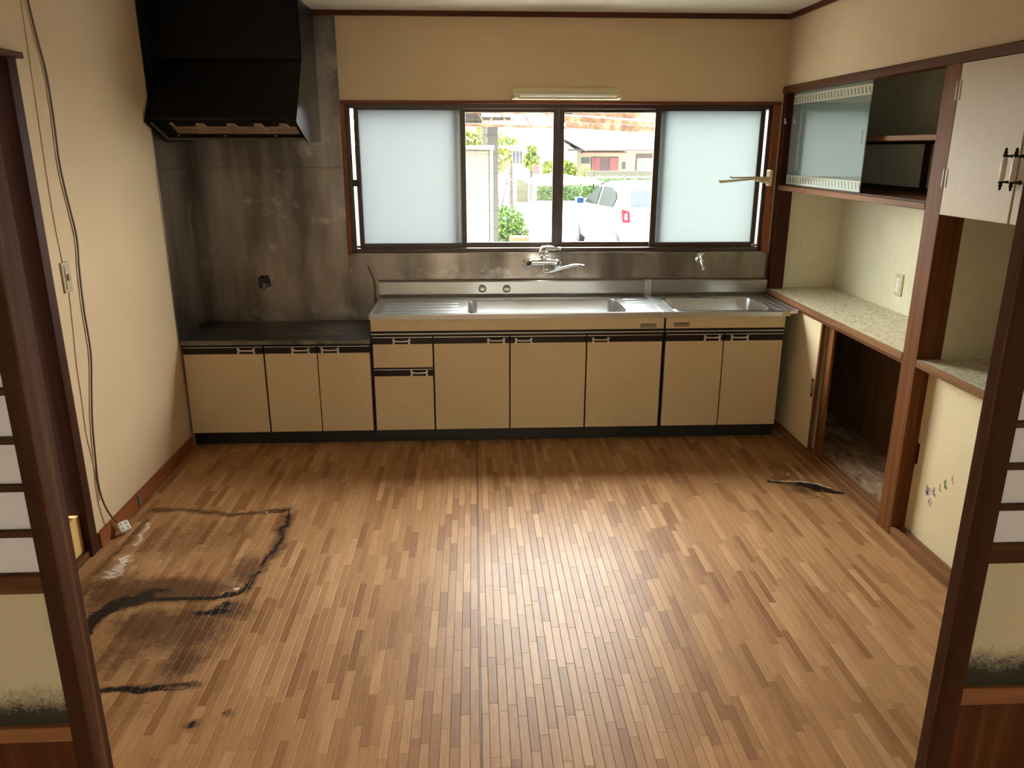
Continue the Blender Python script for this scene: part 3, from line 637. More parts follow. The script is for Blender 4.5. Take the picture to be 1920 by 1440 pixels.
sink_top(st, 1.087, 2.806, 1.655, 2.585, -.545, -.135)
dr = MB()
for i in range(5):
    y = -.50+.09*i; dr = MB(); dr.tube([(1.15+.01*i, y, .7915), (1.16, y, .7935), (1.58, y, .7935), (1.60, y, .7915)], .0045, 8); dr.build('drainboard_rib', M['steeltop'], st, smooth=True)

dr = MB()
for i in range(5):
    y = -.50+.09*i; dr = MB(); dr.tube([(2.63, y, .7915), (2.64, y, .7935), (2.75, y, .7935), (2.76, y, .7915)], .0045, 8); dr.build('drainboard_rib', M['steeltop'], st, smooth=True)

def upstand(root, x0, x1):
    MB().prism([(-.035, .796), (-.040, .82), (-.040, .896), (-.034, .905), (-.009, .907), (-.009, .796)], 0, x0, x1).build('upstand', M['steellite'], root, .001)
upstand(st, 1.089, 2.800)
for x in (1.745, 1.90):
    MB().lathe([(.026, 0), (.026, -.003), (.022, -.005), (.019, -.003)], (x, -.040, .852), 'Y', 24).build('hole_plug', M['steellite'], st, smooth=True)
MB().prism([(-.57, .766), (-.572, .801), (-.566, .8035), (-.04, .8035), (-.045, .902), (-.036, .9085), (-.009, .909), (-.009, .80), (-.55, .799), (-.55, .766)], 0, 2.790, 2.838).build('joint_cover_strip', M['steeltop'], st, .001)
s2 = empty('sink_counter', (3.2, -.3, .768), 'smaller stainless steel sink counter at the right end of the worktop', 'sink')
sink_top(s2, 2.838, 3.545, 2.875, 3.455, -.535, -.11, r=.075)
upstand(s2, 2.842, 3.594)
dr = MB()
for x in (3.475, 3.50): dr.tube([(x, -.54, .7945), (x, -.06, .7945)], .004, 8)
dr.build('side_ribs', M['steeltop'], s2, smooth=True)
MB().prism([(3.543, .770), (3.543, .8015), (3.588, .7995), (3.590, .804), (3.594, .804), (3.594, .785), (3.55, .782), (3.55, .770)], 1, -.566, -.04).build('end_filler', M['steeltop'], s2, .001)
bx(3.50, 3.55, -.570, -.565, .77, .797).build('end_clip', M['ivory'], s2, .002)
# ------------------------------------------------------------------ taps
tp = empty('mixer_tap', (2.19, -.04, 1.02), 'chrome single-lever mixer tap on the wall above the long basin', 'tap')
T = lambda pts, r, nm, n=14: MB().tube(pts, r, n).build(nm, M['chrome'], tp, smooth=True)
for x in (2.035, 2.225):
    MB().lathe([(.033, -.009), (.033, -.018), (.026, -.026), (.012, -.03)], (x, 0, 1.008), 'Y', 24).build('wall_flange', M['chrome'], tp, smooth=True)
T([(2.035, -.02, 1.008), (2.035, -.05, 1.010), (2.048, -.085, 1.022), (2.06, -.10, 1.028)], [.013, .014, .015, .015], 'inlet_arm')
T([(2.225, -.02, 1.008), (2.225, -.05, 1.012), (2.215, -.085, 1.022), (2.205, -.10, 1.028)], [.013, .014, .015, .015], 'inlet_arm')
MB().tube([(2.045, -.105, 1.03), (2.055, -.105, 1.03), (2.21, -.105, 1.03), (2.22, -.105, 1.03)], [.012, .021, .021, .012], 20).build('mixer_body', M['chrome'], tp, smooth=True)
MB().lathe([(.021, 0), (.023, .012), (.020, .03), (.024, .036), (.024, .05)], (2.132, -.105, 1.04), 'Z', 24).build('cartridge_collar', M['chrome'], tp, smooth=True)
MB().tube([(2.108, -.105, 1.085), (2.125, -.108, 1.108), (2.16, -.125, 1.118), (2.20, -.14, 1.120), (2.235, -.15, 1.117)], [.012, .023, .017, .011, .008], 16).build('lever', M['chrome'], tp, smooth=True)
T([(2.132, -.105, 1.02), (2.132, -.105, .985)], .015, 'spout_swivel')
T([(2.132, -.105, .975), (2.15, -.112, .974), (2.18, -.13, .978), (2.24, -.17, 1.0), (2.30, -.21, 1.022), (2.335, -.235, 1.026), (2.365, -.25, 1.022)], [.013, .012, .010, .009, .009, .009, .010], 'spout')
T([(2.352, -.243, 1.02), (2.352, -.243, .998)], .009, 'aerator')
t2 = empty('bib_tap', (3.14, -.03, .99), 'small chrome bib tap on the wall above the right-hand basin', 'tap')
T2 = lambda pts, r, nm: MB().tube(pts, r, 14).build(nm, M['chrome'], t2, smooth=True)
MB().lathe([(.024, -.009), (.024, -.015), (.012, -.02)], (3.14, 0, 1.03), 'Y', 20).build('wall_flange', M['chrome'], t2, smooth=True)
T2([(3.14, -.015, 1.03), (3.14, -.05, 1.03), (3.142, -.08, 1.02), (3.146, -.098, .995), (3.147, -.10, .975)], [.011, .015, .013, .010, .011], 'tap_body')
T2([(3.14, -.05, 1.03), (3.14, -.05, 1.062)], [.012, .010], 'valve_stem')
T2([(3.118, -.05, 1.064), (3.14, -.05, 1.067), (3.162, -.05, 1.064)], [.006, .008, .006], 'valve_handle')
# ------------------------------------------------------------------ gas outlet on the steel wall
go = empty('gas_outlet', (.368, -.01, .85), 'broken black wall outlet with a bare wire loop on the steel panel', 'wall outlet')
MB().box(.336, .392, -.03, -.0065, .895, .933).box(.352, .366, -.03, -.0065, .933, .944).box(.380, .396, -.03, -.0065, .90, .944).build('housing', M['black'], go, .003)
MB().box(.336, .352, -.028, -.0065, .862, .894).build('side_lug', M['black'], go, .003)
MB().box(.3965, .404, -.03, -.0065, .872, .905).build('side_lug', M['black'], go, .003)
MB().box(.350, .384, -.02, -.0065, .872, .894).build('metal_bracket', M['grey'], go, .002)
MB().tube([(.352+.033*0.0, -.02, .884), (.355, -.026, .87), (.365, -.03, .86), (.375, -.03, .861), (.383, -.026, .869), (.386, -.02, .882)], .0022, 8).build('wire_loop', mat('dark_red_wire', lin((60, 20, 14)), .5), go, smooth=True)
# ------------------------------------------------------------------ lamp over the window, pull cord
fl = empty('fluorescent_light', (2.26, -.04, 1.99), 'cream box fluorescent light fixture above the window', 'light fixture')
MB().prism([(-.001, 2.058), (-.045, 2.056), (-.048, 2.015), (-.075, 2.000), (-.078, 1.992), (-.001, 1.990)], 0, 1.935, 2.583).build('fixture_body', M['ivory'], fl, .002)
MB().tube([(1.975, -.078, 2.012), (2.555, -.078, 2.012)], .0095, 14).build('lamp_tube', M['tube'], fl, smooth=True)
for x in (1.958, 2.572):
    bx(x-.014, x+.014, -.092, -.045, 1.996, 2.026).build('tube_socket', M['ivory'], fl, .003)
pc = empty('pull_cord', (2.438, -.06, 1.478), 'thin pull cord with dark knob hanging before the window', 'cord')
MB().tube([(2.438, -.06, 1.99), (2.4375, -.06, 1.75), (2.437, -.06, 1.50)], .0011, 6).build('string', M['cord'], pc)
MB().lathe([(.003, 0), (.0055, .004), (.0055, .018), (.002, .026)], (2.437, -.06, 1.478), 'Z', 12).build('knob', M['black'], pc, smooth=True)
# towel rack on the right window casing
tr = empty('towel_rack', (3.54, -.05, 1.49), 'cream plastic three-arm towel rack on the right window casing', 'towel rack')
bx(3.528, 3.547, -.085, -.02, 1.488, 1.585).build('wall_plate', M['ivory'], tr, .006, seg=3)
for i, (dy, tip) in enumerate(((-.05, (3.17, -.24, 1.525)), (-.062, (3.155, -.30, 1.520)), (-.075, (3.235, -.25, 1.545)))):
    MB().tube([(3.53, dy, 1.525+.012*(i-1)), (3.46, dy-.03, 1.533+.004*i), tip, (tip[0]-.012, tip[1]-.004, tip[2]+.008)], [.008, .0065, .0045, .004], 10).build('arm', M['ivory'], tr, smooth=True)
MB().tube([(3.528, -.06, 1.515), (3.45, -.085, 1.525)], [.014, .010], 10).build('arm_hinge', M['ivory'], tr, smooth=True)
hk = MB().tube([(3.60, -.052, 1.885), (3.598, -.062, 1.885), (3.597, -.066, 1.868), (3.597, -.075, 1.858), (3.597, -.083, 1.866)], .0035, 8)
tag(hk.build('hook', M['white'], smooth=True), 'small white hook screwed to the dark corner post by the window', 'hook')
# ------------------------------------------------------------------ left wall fittings
sw = empty('wall_switch', (.006, -1.66, 1.13), 'yellowed oblong switch plate on the left wall by the doorway', 'wall switch')
MB().box(0, .007, -1.705, -1.637, 1.135, 1.262).build('plate', M['ivorydirty'], sw, .003)
MB().box(.006, .010, -1.690, -1.652, 1.15, 1.248).build('insert', M['ivorydirty'], sw, .002)
bx(.009, .016, -1.682, -1.665, 1.185, 1.212).build('button', mat('switch_button', lin((120, 100, 64)), .5), sw, .002)
CP = [(.004, -1.645, 2.447), (.008, -1.629, 2.251), (.008, -1.601, 2.105), (.008, -1.579, 2.002), (.008, -1.577, 1.846), (.008, -1.588, 1.686), (.008, -1.584, 1.595), (.008, -1.565, 1.478), (.008, -1.545, 1.346), (.008, -1.567, 1.209), (.008, -1.582, 1.041), (.008, -1.583, .853), (.008, -1.624, .707), (.008, -1.664, .567), (.008, -1.691, .396), (.010, -1.706, .282), (.016, -1.699, .184), (.028, -1.668, .095), (.045, -1.635, .045), (.052, -1.628, .034)]
def smoothpts(P0, k=5):
    P0 = [Vector(p) for p in P0]; out = []
    for i in range(len(P0)-1):
        a, b_, c, d = P0[max(i-1, 0)], P0[i], P0[i+1], P0[min(i+2, len(P0)-1)]
        for j in range(k):
            t = j/k; out.append(.5*((2*b_)+(c-a)*t+(2*a-5*b_+4*c-d)*t*t+(3*b_-a-3*c+d)*t**3))
    return out+[P0[-1]]
ec = empty('extension_cord', (.05, -1.63, .0), 'grey extension cord hanging down the left wall to the floor', 'extension cord')
MB().tube(smoothpts(CP), .0042, 8).build('cable', M['cord'], ec, smooth=True)
tapb = MB(); cx, cy, cz = .058, -1.64, .035
tb = empty('x', (0, 0, 0)); bpy.data.objects.remove(tb)
def obox(m, c, ax, ay, az, hx, hy, hz):
    c = Vector(c); vs = [c+ax*(i*hx)+ay*(j*hy)+az*(k*hz) for k in (-1, 1) for (i, j) in ((-1, -1), (1, -1), (1, 1), (-1, 1))]
    return m.add(vs, [(0, 3, 2, 1), (4, 5, 6, 7), (0, 1, 5, 4), (1, 2, 6, 5), (2, 3, 7, 6), (3, 0, 4, 7)])
az = Vector((.55, -.45, .70)).normalized(); ax = Vector((.62, .76, 0)).cross(az).normalized(); ay = az.cross(ax)
blk = obox(MB(), (cx, cy, cz), ax, ay, az, .025, .025, .012).build('tap_block', M['white'], ec, .004)
sl = MB()
for i in (-1, 1):
    for j in (-1, 1):
        for q in (-.0035, .0035): obox(sl, Vector((cx, cy, cz))+az*.0122+ax*(i*.012+q)+ay*(j*.012), ax, ay, az, .0013, .005, .0006)
sl.build('socket_slots', M['black'], blk)
WP = [(.002, -1.66, 2.44), (.002, -1.665, 2.245), (.002, -1.677, 1.963), (.002, -1.684, 1.787), (.002, -1.691, 1.585), (.002, -1.691, 1.397), (.002, -1.68, 1.262)]
WQ = [(.002, -1.668, 1.135), (.002, -1.69, .943), (.002, -1.705, .833), (.002, -1.71, .69), (.002, -1.72, .531), (.002, -1.711, .44), (.002, -1.70, .323), (.002, -1.70, .20)]
m_ = MB().tube(smoothpts(WP), .0020, 6); m_.tube(smoothpts(WQ), .0024, 6)
tag(m_.build('wall_wire', M['wire'], smooth=True), 'beige wire painted over on the left wall above and below the switch', 'wire')
tag(bx(.0185, .022, -1.375, -1.345, .012, .075).build('metal_plate', M['grey'], bevel=.001), 'small grey metal plate on the left baseboard', 'metal plate')
# ------------------------------------------------------------------ right-hand built-in cupboards
tag(MB().box(W-.012, W+.05, -3.58, -.006, 2.032, 2.072).build('trim_6', M['darkY'], bevel=.003), **S)      # head rail
tag(bx(W, W+.09, -.062, -.001, 0, 2.032).build('trim_7', M['dark'], bevel=.002), **S)                   # corner post
tag(bx(W-.004, W+.106, -1.820, -1.708, 0, 2.045).build('trim_8', M['post'], bevel=.003), **S)            # main post
tag(bx(W+.106, 4.05, -1.818, -1.712, 0, 2.45).build('wall_right.002', M['cream']), **S)
tag(MB().box(4.044, 4.05, -1.712, -.004, 0, 2.40).box(W+.09, 4.044, -.006, -.001, .0, 2.4).box(4.044, 4.05, -3.58, -1.818, 0, 2.4).build('wall_right.003', M['cream']), **S)
tag(MB().box(W+.1, 4.05, -3.58, 0, 2.38, 2.40).build('ceiling.002', M['cream']), **S)
uc = empty('glass_cupboard', (3.8, -.9, 1.465), 'upper cupboard with one etched sliding glass door and an inner shelf', 'cupboard')
bx(W-.005, 4.042, -1.706, -.063, 1.465, 1.4935).build('bottom_board', M['postY'], uc, .003)
MB().box(W+.012, W+.016, -1.705, -.065, 1.4935, 1.499).box(W+.038, W+.042, -1.705, -.065, 1.4935, 1.499).build('door_track', M['darkY'], uc)
bx(W+.095, 4.04, -1.706, -.01, 1.749, 1.773).build('inner_shelf', M['postY'], uc, .002)
MB().box(4.02, 4.042, -1.706, -.01, 1.494, 1.516).box(4.02, 4.042, -.925, -.895, 1.516, 1.748).box(4.02, 4.042, -1.706, -.01, 1.735, 1.748).build('back_frame', M['dark'], uc, .002)
gd = bx(W+.026, W+.031, -1.055, -.10, 1.500, 2.031).build('sliding_glass_door', M['etched'], uc, .001)
MB().box(W+.0245, W+.0262, -1.012, -1.004, 1.735, 1.80).build('finger_groove', M['grey'], gd)
fc = empty('wall_cupboard', (3.8, -2.6, 1.457), 'upper cupboard with two flat pale doors right of the brown post', 'cupboard')
MB().box(W+.02, 4.042, -3.5, -1.824, 1.462, 1.48).box(W+.02, 4.042, -3.5, -1.824, 2.03, 2.04).box(W+.02, 4.042, -1.836, -1.824, 1.48, 2.03).build('carcass', M['dark'], fc)
da = bx(W-.015, W+.004, -2.257, -1.838, 1.457, 2.029).build('door', M['white_door'], fc, .002)
db = bx(W-.015, W+.004, -2.690, -2.268, 1.457, 2.029).build('door', M['white_door'], fc, .002)
bx(W-.002, W+.018, -2.270, -2.255, 1.46, 2.028).build('door_gap', M['dark'], fc)
for z in (1.60, 1.93):
    MB().box(W-.018, W-.014, -1.852, -1.822, z-.035, z+.035).tube([(W-.019, -1.836, z-.037), (W-.019, -1.836, z+.037)], .0035, 8).build('hinge', M['ivorydirty'], da)
def pull(door, y):
    x = W-.048; r = door
    MB().lathe([(.0075, .0), (.0095, .012), (.0105, .026), (.0085, .042), (.0105, .058), (.0095, .070), (.0075, .082)], (x, y, 1.604), 'Z', 14).build('porcelain_grip', M['porcelain'], r, smooth=True)
    for z, s in ((1.604, -1), (1.686, 1)):
        MB().lathe([(.009, 0), (.009, s*.006), (.005, s*.010), (.0075, s*.016), (.004, s*.021), (.0055, s*.026), (.001, s*.032)], (x, y, z), 'Z', 12).tube([(x, y, z+s*.003), (W-.03, y, z+s*.003), (W-.015, y, z+s*.003)], [.004, .004, .008], 8).build('handle_bracket', M['darkbronze'], r, smooth=True)
pull(da, -2.232); pull(db, -2.288)
# worktops
def worktop(name, y0, y1, label):
    r = empty(name, (3.83, (y0+y1)/2, .80), label, 'worktop')
    bx(W+.004, 4.043, y0, y1, .814, .842).build('slab', M['laminate'], r, .001)
    bx(W-.006, W+.004, y0, y1, .809, .8425).build('front_edge', M['postY'], r, .002)
worktop('worktop', -1.706, -.010, 'mottled cream worktop below the glass-door cupboard')
worktop('worktop', -3.4, -1.824, 'mottled cream worktop in the niche right of the brown post')
# lower cupboards
lc = empty('lower_cupboard', (3.8, -.9, 0), 'open lower cupboard with a cream sliding door pushed to the sink side', 'cupboard')
bx(W+.075, 4.043, -1.706, -.01, .004, .040).build('floor_board', M['ply'], lc)
MB().box(4.030, 4.043, -1.70, -.012, .040, .812).build('back_lining', M['lining'], lc)
MB().box(W+.09, 4.030, -.03, -.012, .040, .812).build('end_lining', M['lining'], lc)
MB().box(W-.004, W+.014, -1.706, -.01, .002, .045).box(W+.014, W+.030, -1.706, -.01, .002, .034).box(W+.030, W+.046, -1.706, -.01, .002, .045).box(W+.046, W+.062, -1.706, -.01, .002, .034).box(W+.062, W+.075, -1.706, -.01, .002, .045).build('sill_track', M['postY'], lc, .001)
MB().box(W+.006, W+.014, -1.706, -.01, .790, .8135).box(W+.064, W+.075, -1.706, -.01, .790, .8135).build('head_track', M['darkY'], lc, .001)
ld = bx(W+.016, W+.028, -.838, -.07, .036, .80).build('sliding_door', M['slide'], lc, .001)
bx(W+.0155, W+.0285, -.858, -.838, .036, .80).build('door_edge', M['post'], ld, .001)
ld2 = bx(W+.046, W+.060, -.862, -.07, .036, .80).build('sliding_door', M['slide'], lc, .001)
bx(W+.0455, W+.0605, -.938, -.862, .036, .80).build('door_edge', M['post'], ld2, .001)
gp = MB().box(W+.0145, W+.017, -.826, -.800, .350, .458); g1 = gp.build('finger_pull', M['dark'], ld, .001)
bx(W+.0142, W+.0146, -.819, -.807, .365, .443).build('pull_inlay', M['ivorydirty'], g1)
l2 = empty('lower_cupboard', (3.8, -2.6, 0), 'lower cupboard with a cream sliding door bearing small flower stickers', 'cupboard')
MB().box(W-.004, W+.020, -3.4, -1.824, .002, .045).box(W+.020, W+.044, -3.4, -1.824, .002, .034).box(W+.044, W+.058, -3.4, -1.824, .002, .045).box(W+.058, W+.075, -3.4, -1.824, .002, .034).build('sill_track', M['postY'], l2, .001)
l2d = bx(W+.060, W+.073, -2.72, -1.824, .036, .805).build('sliding_door', M['slide'], l2, .001)
bx(W+.0585, W+.0605, -1.845, -1.827, .36, .458).build('finger_pull', M['dark'], l2d, .001)
bx(W+.08, 4.043, -3.4, -1.824, .004, .040).build('floor_board', M['ply'], l2)
# flower stickers on the sliding door
def sticker(y, z, cols, petals, s, label):
    x = W+.0588; r = empty('flower_sticker', (x, y, z), label, 'sticker', 'small stickers on the cream sliding door')
    for i, (a, ln_, wd) in enumerate(petals):
        a = math.radians(a); ca, sa = math.cos(a), math.sin(a); pts = []
        for t in range(10):
            u = 2*PI*t/10; p, q = ln_*(1+math.cos(u))/2, wd*math.sin(u)/2
            pts.append((y-(p*ca-q*sa)*s, z+(p*sa+q*ca)*s))
        MB().prism(pts, 0, x, x+.0012).build('petal', cols[i % len(cols)], r)
cg = mat('sticker_green', lin((120, 156, 84)), .5); cgr = mat('sticker_grey', lin((132, 136, 122)), .5); cp = mat('sticker_lilac', lin((180, 165, 185)), .5); ck = mat('sticker_pink', lin((200, 160, 165)), .5); cb_ = mat('sticker_beige', lin((176, 160, 112)), .5)
sticker(-1.955, .262, [cp, cgr], [(70, .034, .011), (110, .036, .010), (140, .022, .008), (90, .03, .006)], 1.3, 'largest lilac flower sticker, nearest the post')
sticker(-1.968, .238, [ck], [(20, .024, .01), (60, .02, .008), (-30, .02, .008)], 1.3, 'pink flower sticker low beside the lilac one')
sticker(-1.995, .292, [cgr], [(95, .02, .006), (140, .012, .006), (-30, .016, .007), (-100, .008, .006)], 1.3, 'grey-green leaf sticker next above the pink flower')
sticker(-2.030, .330, [cb_], [(95, .016, .005), (-40, .014, .005), (-90, .010, .005)], 1.3, 'faint beige leaf sticker third from the top')
sticker(-2.062, .362, [cg], [(95, .018, .006), (140, .014, .007), (-50, .018, .009), (-90, .014, .007)], 1.3, 'bright green leaf sticker second from the top')
sticker(-2.100, .396, [cb_], [(95, .016, .005), (-30, .016, .004)], 1.3, 'faint beige leaf sticker, topmost and farthest from the post')
# switch plate in the niche
sp_ = empty('wall_switch', (4.04, -.79, .93), 'cream switch plate with white rocker on the niche wall above the worktop', 'wall switch')
bx(4.036, 4.0438, -.845, -.772, .930, 1.050).build('plate', M['ivory'], sp_, .003)
bx(4.033, 4.037, -.832, -.785, .950, 1.030).build('insert', M['white'], sp_, .002)
MB().box(4.030, 4.034, -.822, -.795, .992, 1.020).box(4.030, 4.034, -.822, -.795, .96, .987).build('rocker', M['white'], sp_, .002)
# ------------------------------------------------------------------ sliding doors of the partition
def leaf(name, x0, x1, yf, th, label, stile, inner_right, bars, railz, glassb, beadz, seed=0):
    # x0 < x1; one edge is the opening edge
    r = empty(name, ((x0+x1)/2, yf+th/2, .016), label, 'sliding door', 'lattice sliding doors of the partition')
    yb = yf+th; top = 2.018
    for (a, b2) in ((x0, x0+stile), (x1-stile, x1)):
        st_ = bx(a, b2, yf, yb, .016, top).build('stile', M['leaf'], r, .002)
        if (a == x0) != inner_right:
            e = b2 if inner_right else a; sg = 1 if inner_right else -1
            bx(e-.001*sg, e+.003*sg, yf+.0005, yb-.0005, .016, top).build('worn_lit_edge', M['worn'], st_, .001)  # worn edge, also coloured lighter for the window light falling on it
    bx(x0+stile, x1-stile, yf+.003, yb-.003, railz[0], railz[1]).build('middle_rail', M['leafX'], r, .003)
    bx(x0+stile, x1-stile, yf+.003, yb-.003, top-.04, top).build('top_rail', M['leafX'], r, .003)
    bx(x0+stile, x1-stile, yf+.003, yb-.003, .016, .12).build('bottom_rail', M['leafX'], r, .003)
    bx(x0+stile, x1-stile, yf+.010, yf+.018, .12, beadz[0]).build('wood_panel', M['panelwood'], r)
    bx(x0+stile, x1-stile, yf+.001, yf+.02, beadz[0], beadz[1]).build('glass_bead', M['bead'], r, .002)
    bx(x0+stile, x1-stile, yf+.012, yf+.016, beadz[1], railz[0]).build('frosted_pane', M['mould'], r)
    bx(x0+stile, x1-stile, yf+.016, yf+.018, railz[1], top-.04).build('paper_screen', M['paper'], r)
    m = MB()
    for z in bars: m.box(x0+stile, x1-stile, yf+.004, yf+.015, z-.006, z+.006)
    nx_ = 3
    for i in range(1, nx_): xx = x0+stile+(x1-x0-2*stile)*i/nx_; m.box(xx-.004, xx+.004, yf+.005, yf+.0145, railz[1], top-.04)
    m.build('lattice', M['leafX'], r)
    return r
barsL = [1.036+.091*i for i in range(11)]
leaf('lattice_door', .03, .912, -3.655, .032, 'lattice sliding door at the left edge, nearer of its pair', .034, True, barsL, (.912, .952), .614, (.578, .612))
leaf('lattice_door', .025, .909, -3.620, .032, 'lattice sliding door at the left edge, standing behind another', .034, True, barsL, (.912, .952), .614, (.578, .612))
barsR = [1.028+.088*i for i in range(11)]
leaf('lattice_door', 2.6765, 3.545, -3.6175, .030, 'lattice sliding door at the right edge of the opening', .054, False, barsR, (.903, .946), .60, (.560, .602))
# ------------------------------------------------------------------ outside
G = -.55
tag(bx(-25, 45, .5, 95, G-.2, G).build('ground', M['concrete']), kind='structure')
tag(bx(-25, 45, -30, -7.6, G-.2, G).build('ground.001', M['concrete']), kind='structure')
def foliage(name, m, parent, blobs, n, size, seed, local=False):
    r = random.Random(seed); mb = MB(); vs = []; fs = []
    tot = sum(b[3]*b[4]*b[5] for b in blobs)
    for (cx, cy, cz, rx, ry, rz) in blobs:
        k = int(n*rx*ry*rz/tot)
        for _ in range(k):
            while True:
                a = Vector((r.uniform(-1, 1), r.uniform(-1, 1), r.uniform(-1, 1)))
                if .25 < a.length < 1: break
            a = a*(.75+.25*r.random())/max(a.length, .6) if r.random() < .6 else a
            p = Vector((cx+a.x*rx, cy+a.y*ry, cz+a.z*rz)); s = size*r.uniform(.6, 1.3)
            u = Vector((r.gauss(0, 1), r.gauss(0, 1), r.gauss(0, 1))).normalized(); v = u.orthogonal().normalized()
            v = (v*math.cos(1)+u.cross(v)*math.sin(1)); i = len(vs)
            vs += [p-u*s, p+v*s*.45, p+u*s, p-v*s*.45]; fs.append((i, i+1, i+2, i+3))
    mb.add(vs, fs); return mb.build(name, m, parent)
# storage locker right outside the window
lk = empty('storage_locker', (.9, 3.3, G), 'tall grey-white storage locker standing just outside the window', 'storage locker')
bx(.2, 1.862, 3.02, 3.9, G, 1.69).build('locker_body', M['locker'], lk, .01)
bx(1.862, 1.895, 3.0, 3.9, G, 1.70).build('corner_frame', M['locker'], lk, .006)
bx(.18, 1.91, 2.98, 3.92, 1.695, 1.735).build('locker_roof', M['locker'], lk, .006)
# carport roof
cp_ = empty('carport', (3.0, 4.6, G), 'rusty steel carport roof frame above the driveway', 'carport')
def beam(a, b, wd, ht, nm='beam', m='rust'): MB().bar(a, b, wd, ht).build(nm, M[m], cp_, .004)
beam((2.70, 4.5, 2.135), (4.6, 4.5, 2.015), .05, .085, 'purlin')
beam((2.70, 4.9, 2.055), (4.6, 4.9, 1.935), .05, .08, 'purlin')
beam((2.75, 4.2, 1.965), (4.6, 4.2, 1.855), .05, .07, 'purlin') 
beam((1.2, 4.5, 1.975), (2.85, 4.5, 1.940), .05, .03, 'truss_chord')
beam((1.2, 4.5, 2.13), (2.85, 4.5, 2.10), .05, .05, 'truss_chord')
for i in range(5):
    x = 1.75+i*.26; MB().bar((x, 4.5, 2.11), (x+.11, 4.5, 1.965), .015, .015).build('truss_strut', M['rust'], cp_); MB().bar((x+.11, 4.5, 1.965), (x+.24, 4.5, 2.11), .015, .015).build('truss_strut', M['rust'], cp_)
for i in range(3):
    x = 2.95+i*.42; bx(x, x+.05, 4.12, 4.95, 1.93-.02*i, 1.985-.02*i).build('bracket', M['rust'], cp_, .004)
bx(.4, 2.15, 4.55, 7.5, 2.02, 2.06).build('roof_sheet', M['roofdark'], cp_)
bx(.4, 1.81, 4.60, 4.63, 1.99, 2.25).build('fascia_board', M['roofdark'], cp_)
bx(1.815, 1.857, 4.48, 4.54, G, 1.98).build('post', M['pillar'], cp_)
bx(1.872, 2.003, 4.72, 4.85, G, 1.96).build('boarded_pillar', M['pillar'], cp_)
# shrubs and pots
bs = empty('green_bush', (2.5, 12.6, G), 'leafy green bush beside the driveway', 'bush')
foliage('foliage', M['bushgreen'], bs, [(2.42, 12.5, .10, .42, .35, .42), (2.62, 12.5, -.10, .32, .3, .38), (2.3, 12.5, -.2, .32, .3, .3)], 3600, .05, 3)
MB().tube([(2.45, 12.5, G), (2.45, 12.5, .2)], .03, 6).build('stem', M['bark'], bs)
rb = empty('bare_shrub', (2.25, 13.6, G), 'bare shrub with reddish leaves behind the green bush', 'bush')
tw = MB(); r_ = random.Random(5)
for i in range(16):
    a = r_.uniform(-1, 1); h = r_.uniform(.9, 2.0); x = 2.25+a*.12
    tw.tube([(2.3, 13.6, G), (x, 13.6, G+h*.5), (x+a*.22, 13.6+r_.uniform(-.2, .2), G+h)], [.02, .012, .005], 5)
tw.build('branches', M['bark'], rb); foliage('leaves', M['redleaf'], rb, [(2.3, 13.6, 1.15, .38, .3, .4)], 150, .03, 8)
def pot(x, y, w_, h, label, m):
    p = empty('plant_pot', (x, y, G), label, 'plant pot')
    MB().box(x-w_/2*.85, x+w_/2*.85, y-.12, y+.12, G, G+h*.8).build('pot_body', m, p, .01); MB().box(x-w_/2, x+w_/2, y-.15, y+.15, G+h*.8, G+h).build('pot_rim', m, p, .006)
    bx(x-w_/2*.8, x+w_/2*.8, y-.11, y+.11, G+h, G+h+.01).build('soil', M['soil'], p)
pot(2.68, 11.9, .42, .44, 'terracotta trough pot in front of the green bush', M['terracotta'])
pot(3.10, 11.9, .34, .34, 'pale stone trough right of the terracotta pot', M['stone'])
# trees
def tree(x, y, h, blobs, m, n, size, label, seed, name='tree'):
    t = empty(name, (x, y, G), label, 'tree')
    MB().tube([(x, y, G), (x, y, G+h)], [.12, .05], 7).build('trunk', M['bark'], t); foliage('foliage', m, t, blobs, n, size, seed)
tree(2.0, 20, 2.2, [(1.7, 20, 1.9, 1.0, .8, .75), (2.1, 20, 1.4, .8, .7, .5), (1.2, 20, 1.2, .8, .7, .8)], M['yellowgreen'], 3500, .09, 'yellow-green tree seen above the storage locker', 11)
tree(3.2, 26, 1.8, [(2.85, 26, 1.35, .32, .4, .4), (3.05, 26, 1.95, .35, .4, .15)], M['yellowgreen'], 700, .09, 'yellow-green tree right of the dark boarded pillar', 12)
tree(5.0, 40, 2.0, [(5.0, 40, 1.0, .45, .4, .55), (5.05, 40, 1.6, .3, .3, .25)], M['yellowgreen'], 700, .13, 'small palm-like tree in front of the pole', 13)
tree(6.6, 50, 1.2, [(6.9, 50, .2, .5, .5, .7)], M['yellowgreen'], 600, .13, 'round shrub before the house gable', 14)
tree(7.9, 50, 1.2, [(8.2, 50, .2, .7, .5, .7)], M['yellowgreen'], 800, .13, 'shrub left of the pink-shuttered window', 15)
tree(10.0, 52, .8, [(10.0, 52, -.1, .6, .5, .4)], M['yellowgreen'], 400, .13, 'low shrub under the pink-shuttered window', 16)
# hillside
hl = MB(); rr = random.Random(2)
nxh = 30; vs = []; fs = []
for j in range(6):
    for i in range(nxh):
        x = -30+i*2.6; hh = (5.2 if x < 14 else 5.2*max(0, 1-(x-14)/7)) * (j/5)
        vs.append((x, 90+j*6, G+hh+rr.uniform(-.2, .4)))
for j in range(5):
    for i in range(nxh-1): fs.append((j*nxh+i, j*nxh+i+1, (j+1)*nxh+i+1, (j+1)*nxh+i))
hl.add(vs, fs); tag(hl.build('hillside', M['hedge']), kind='structure')
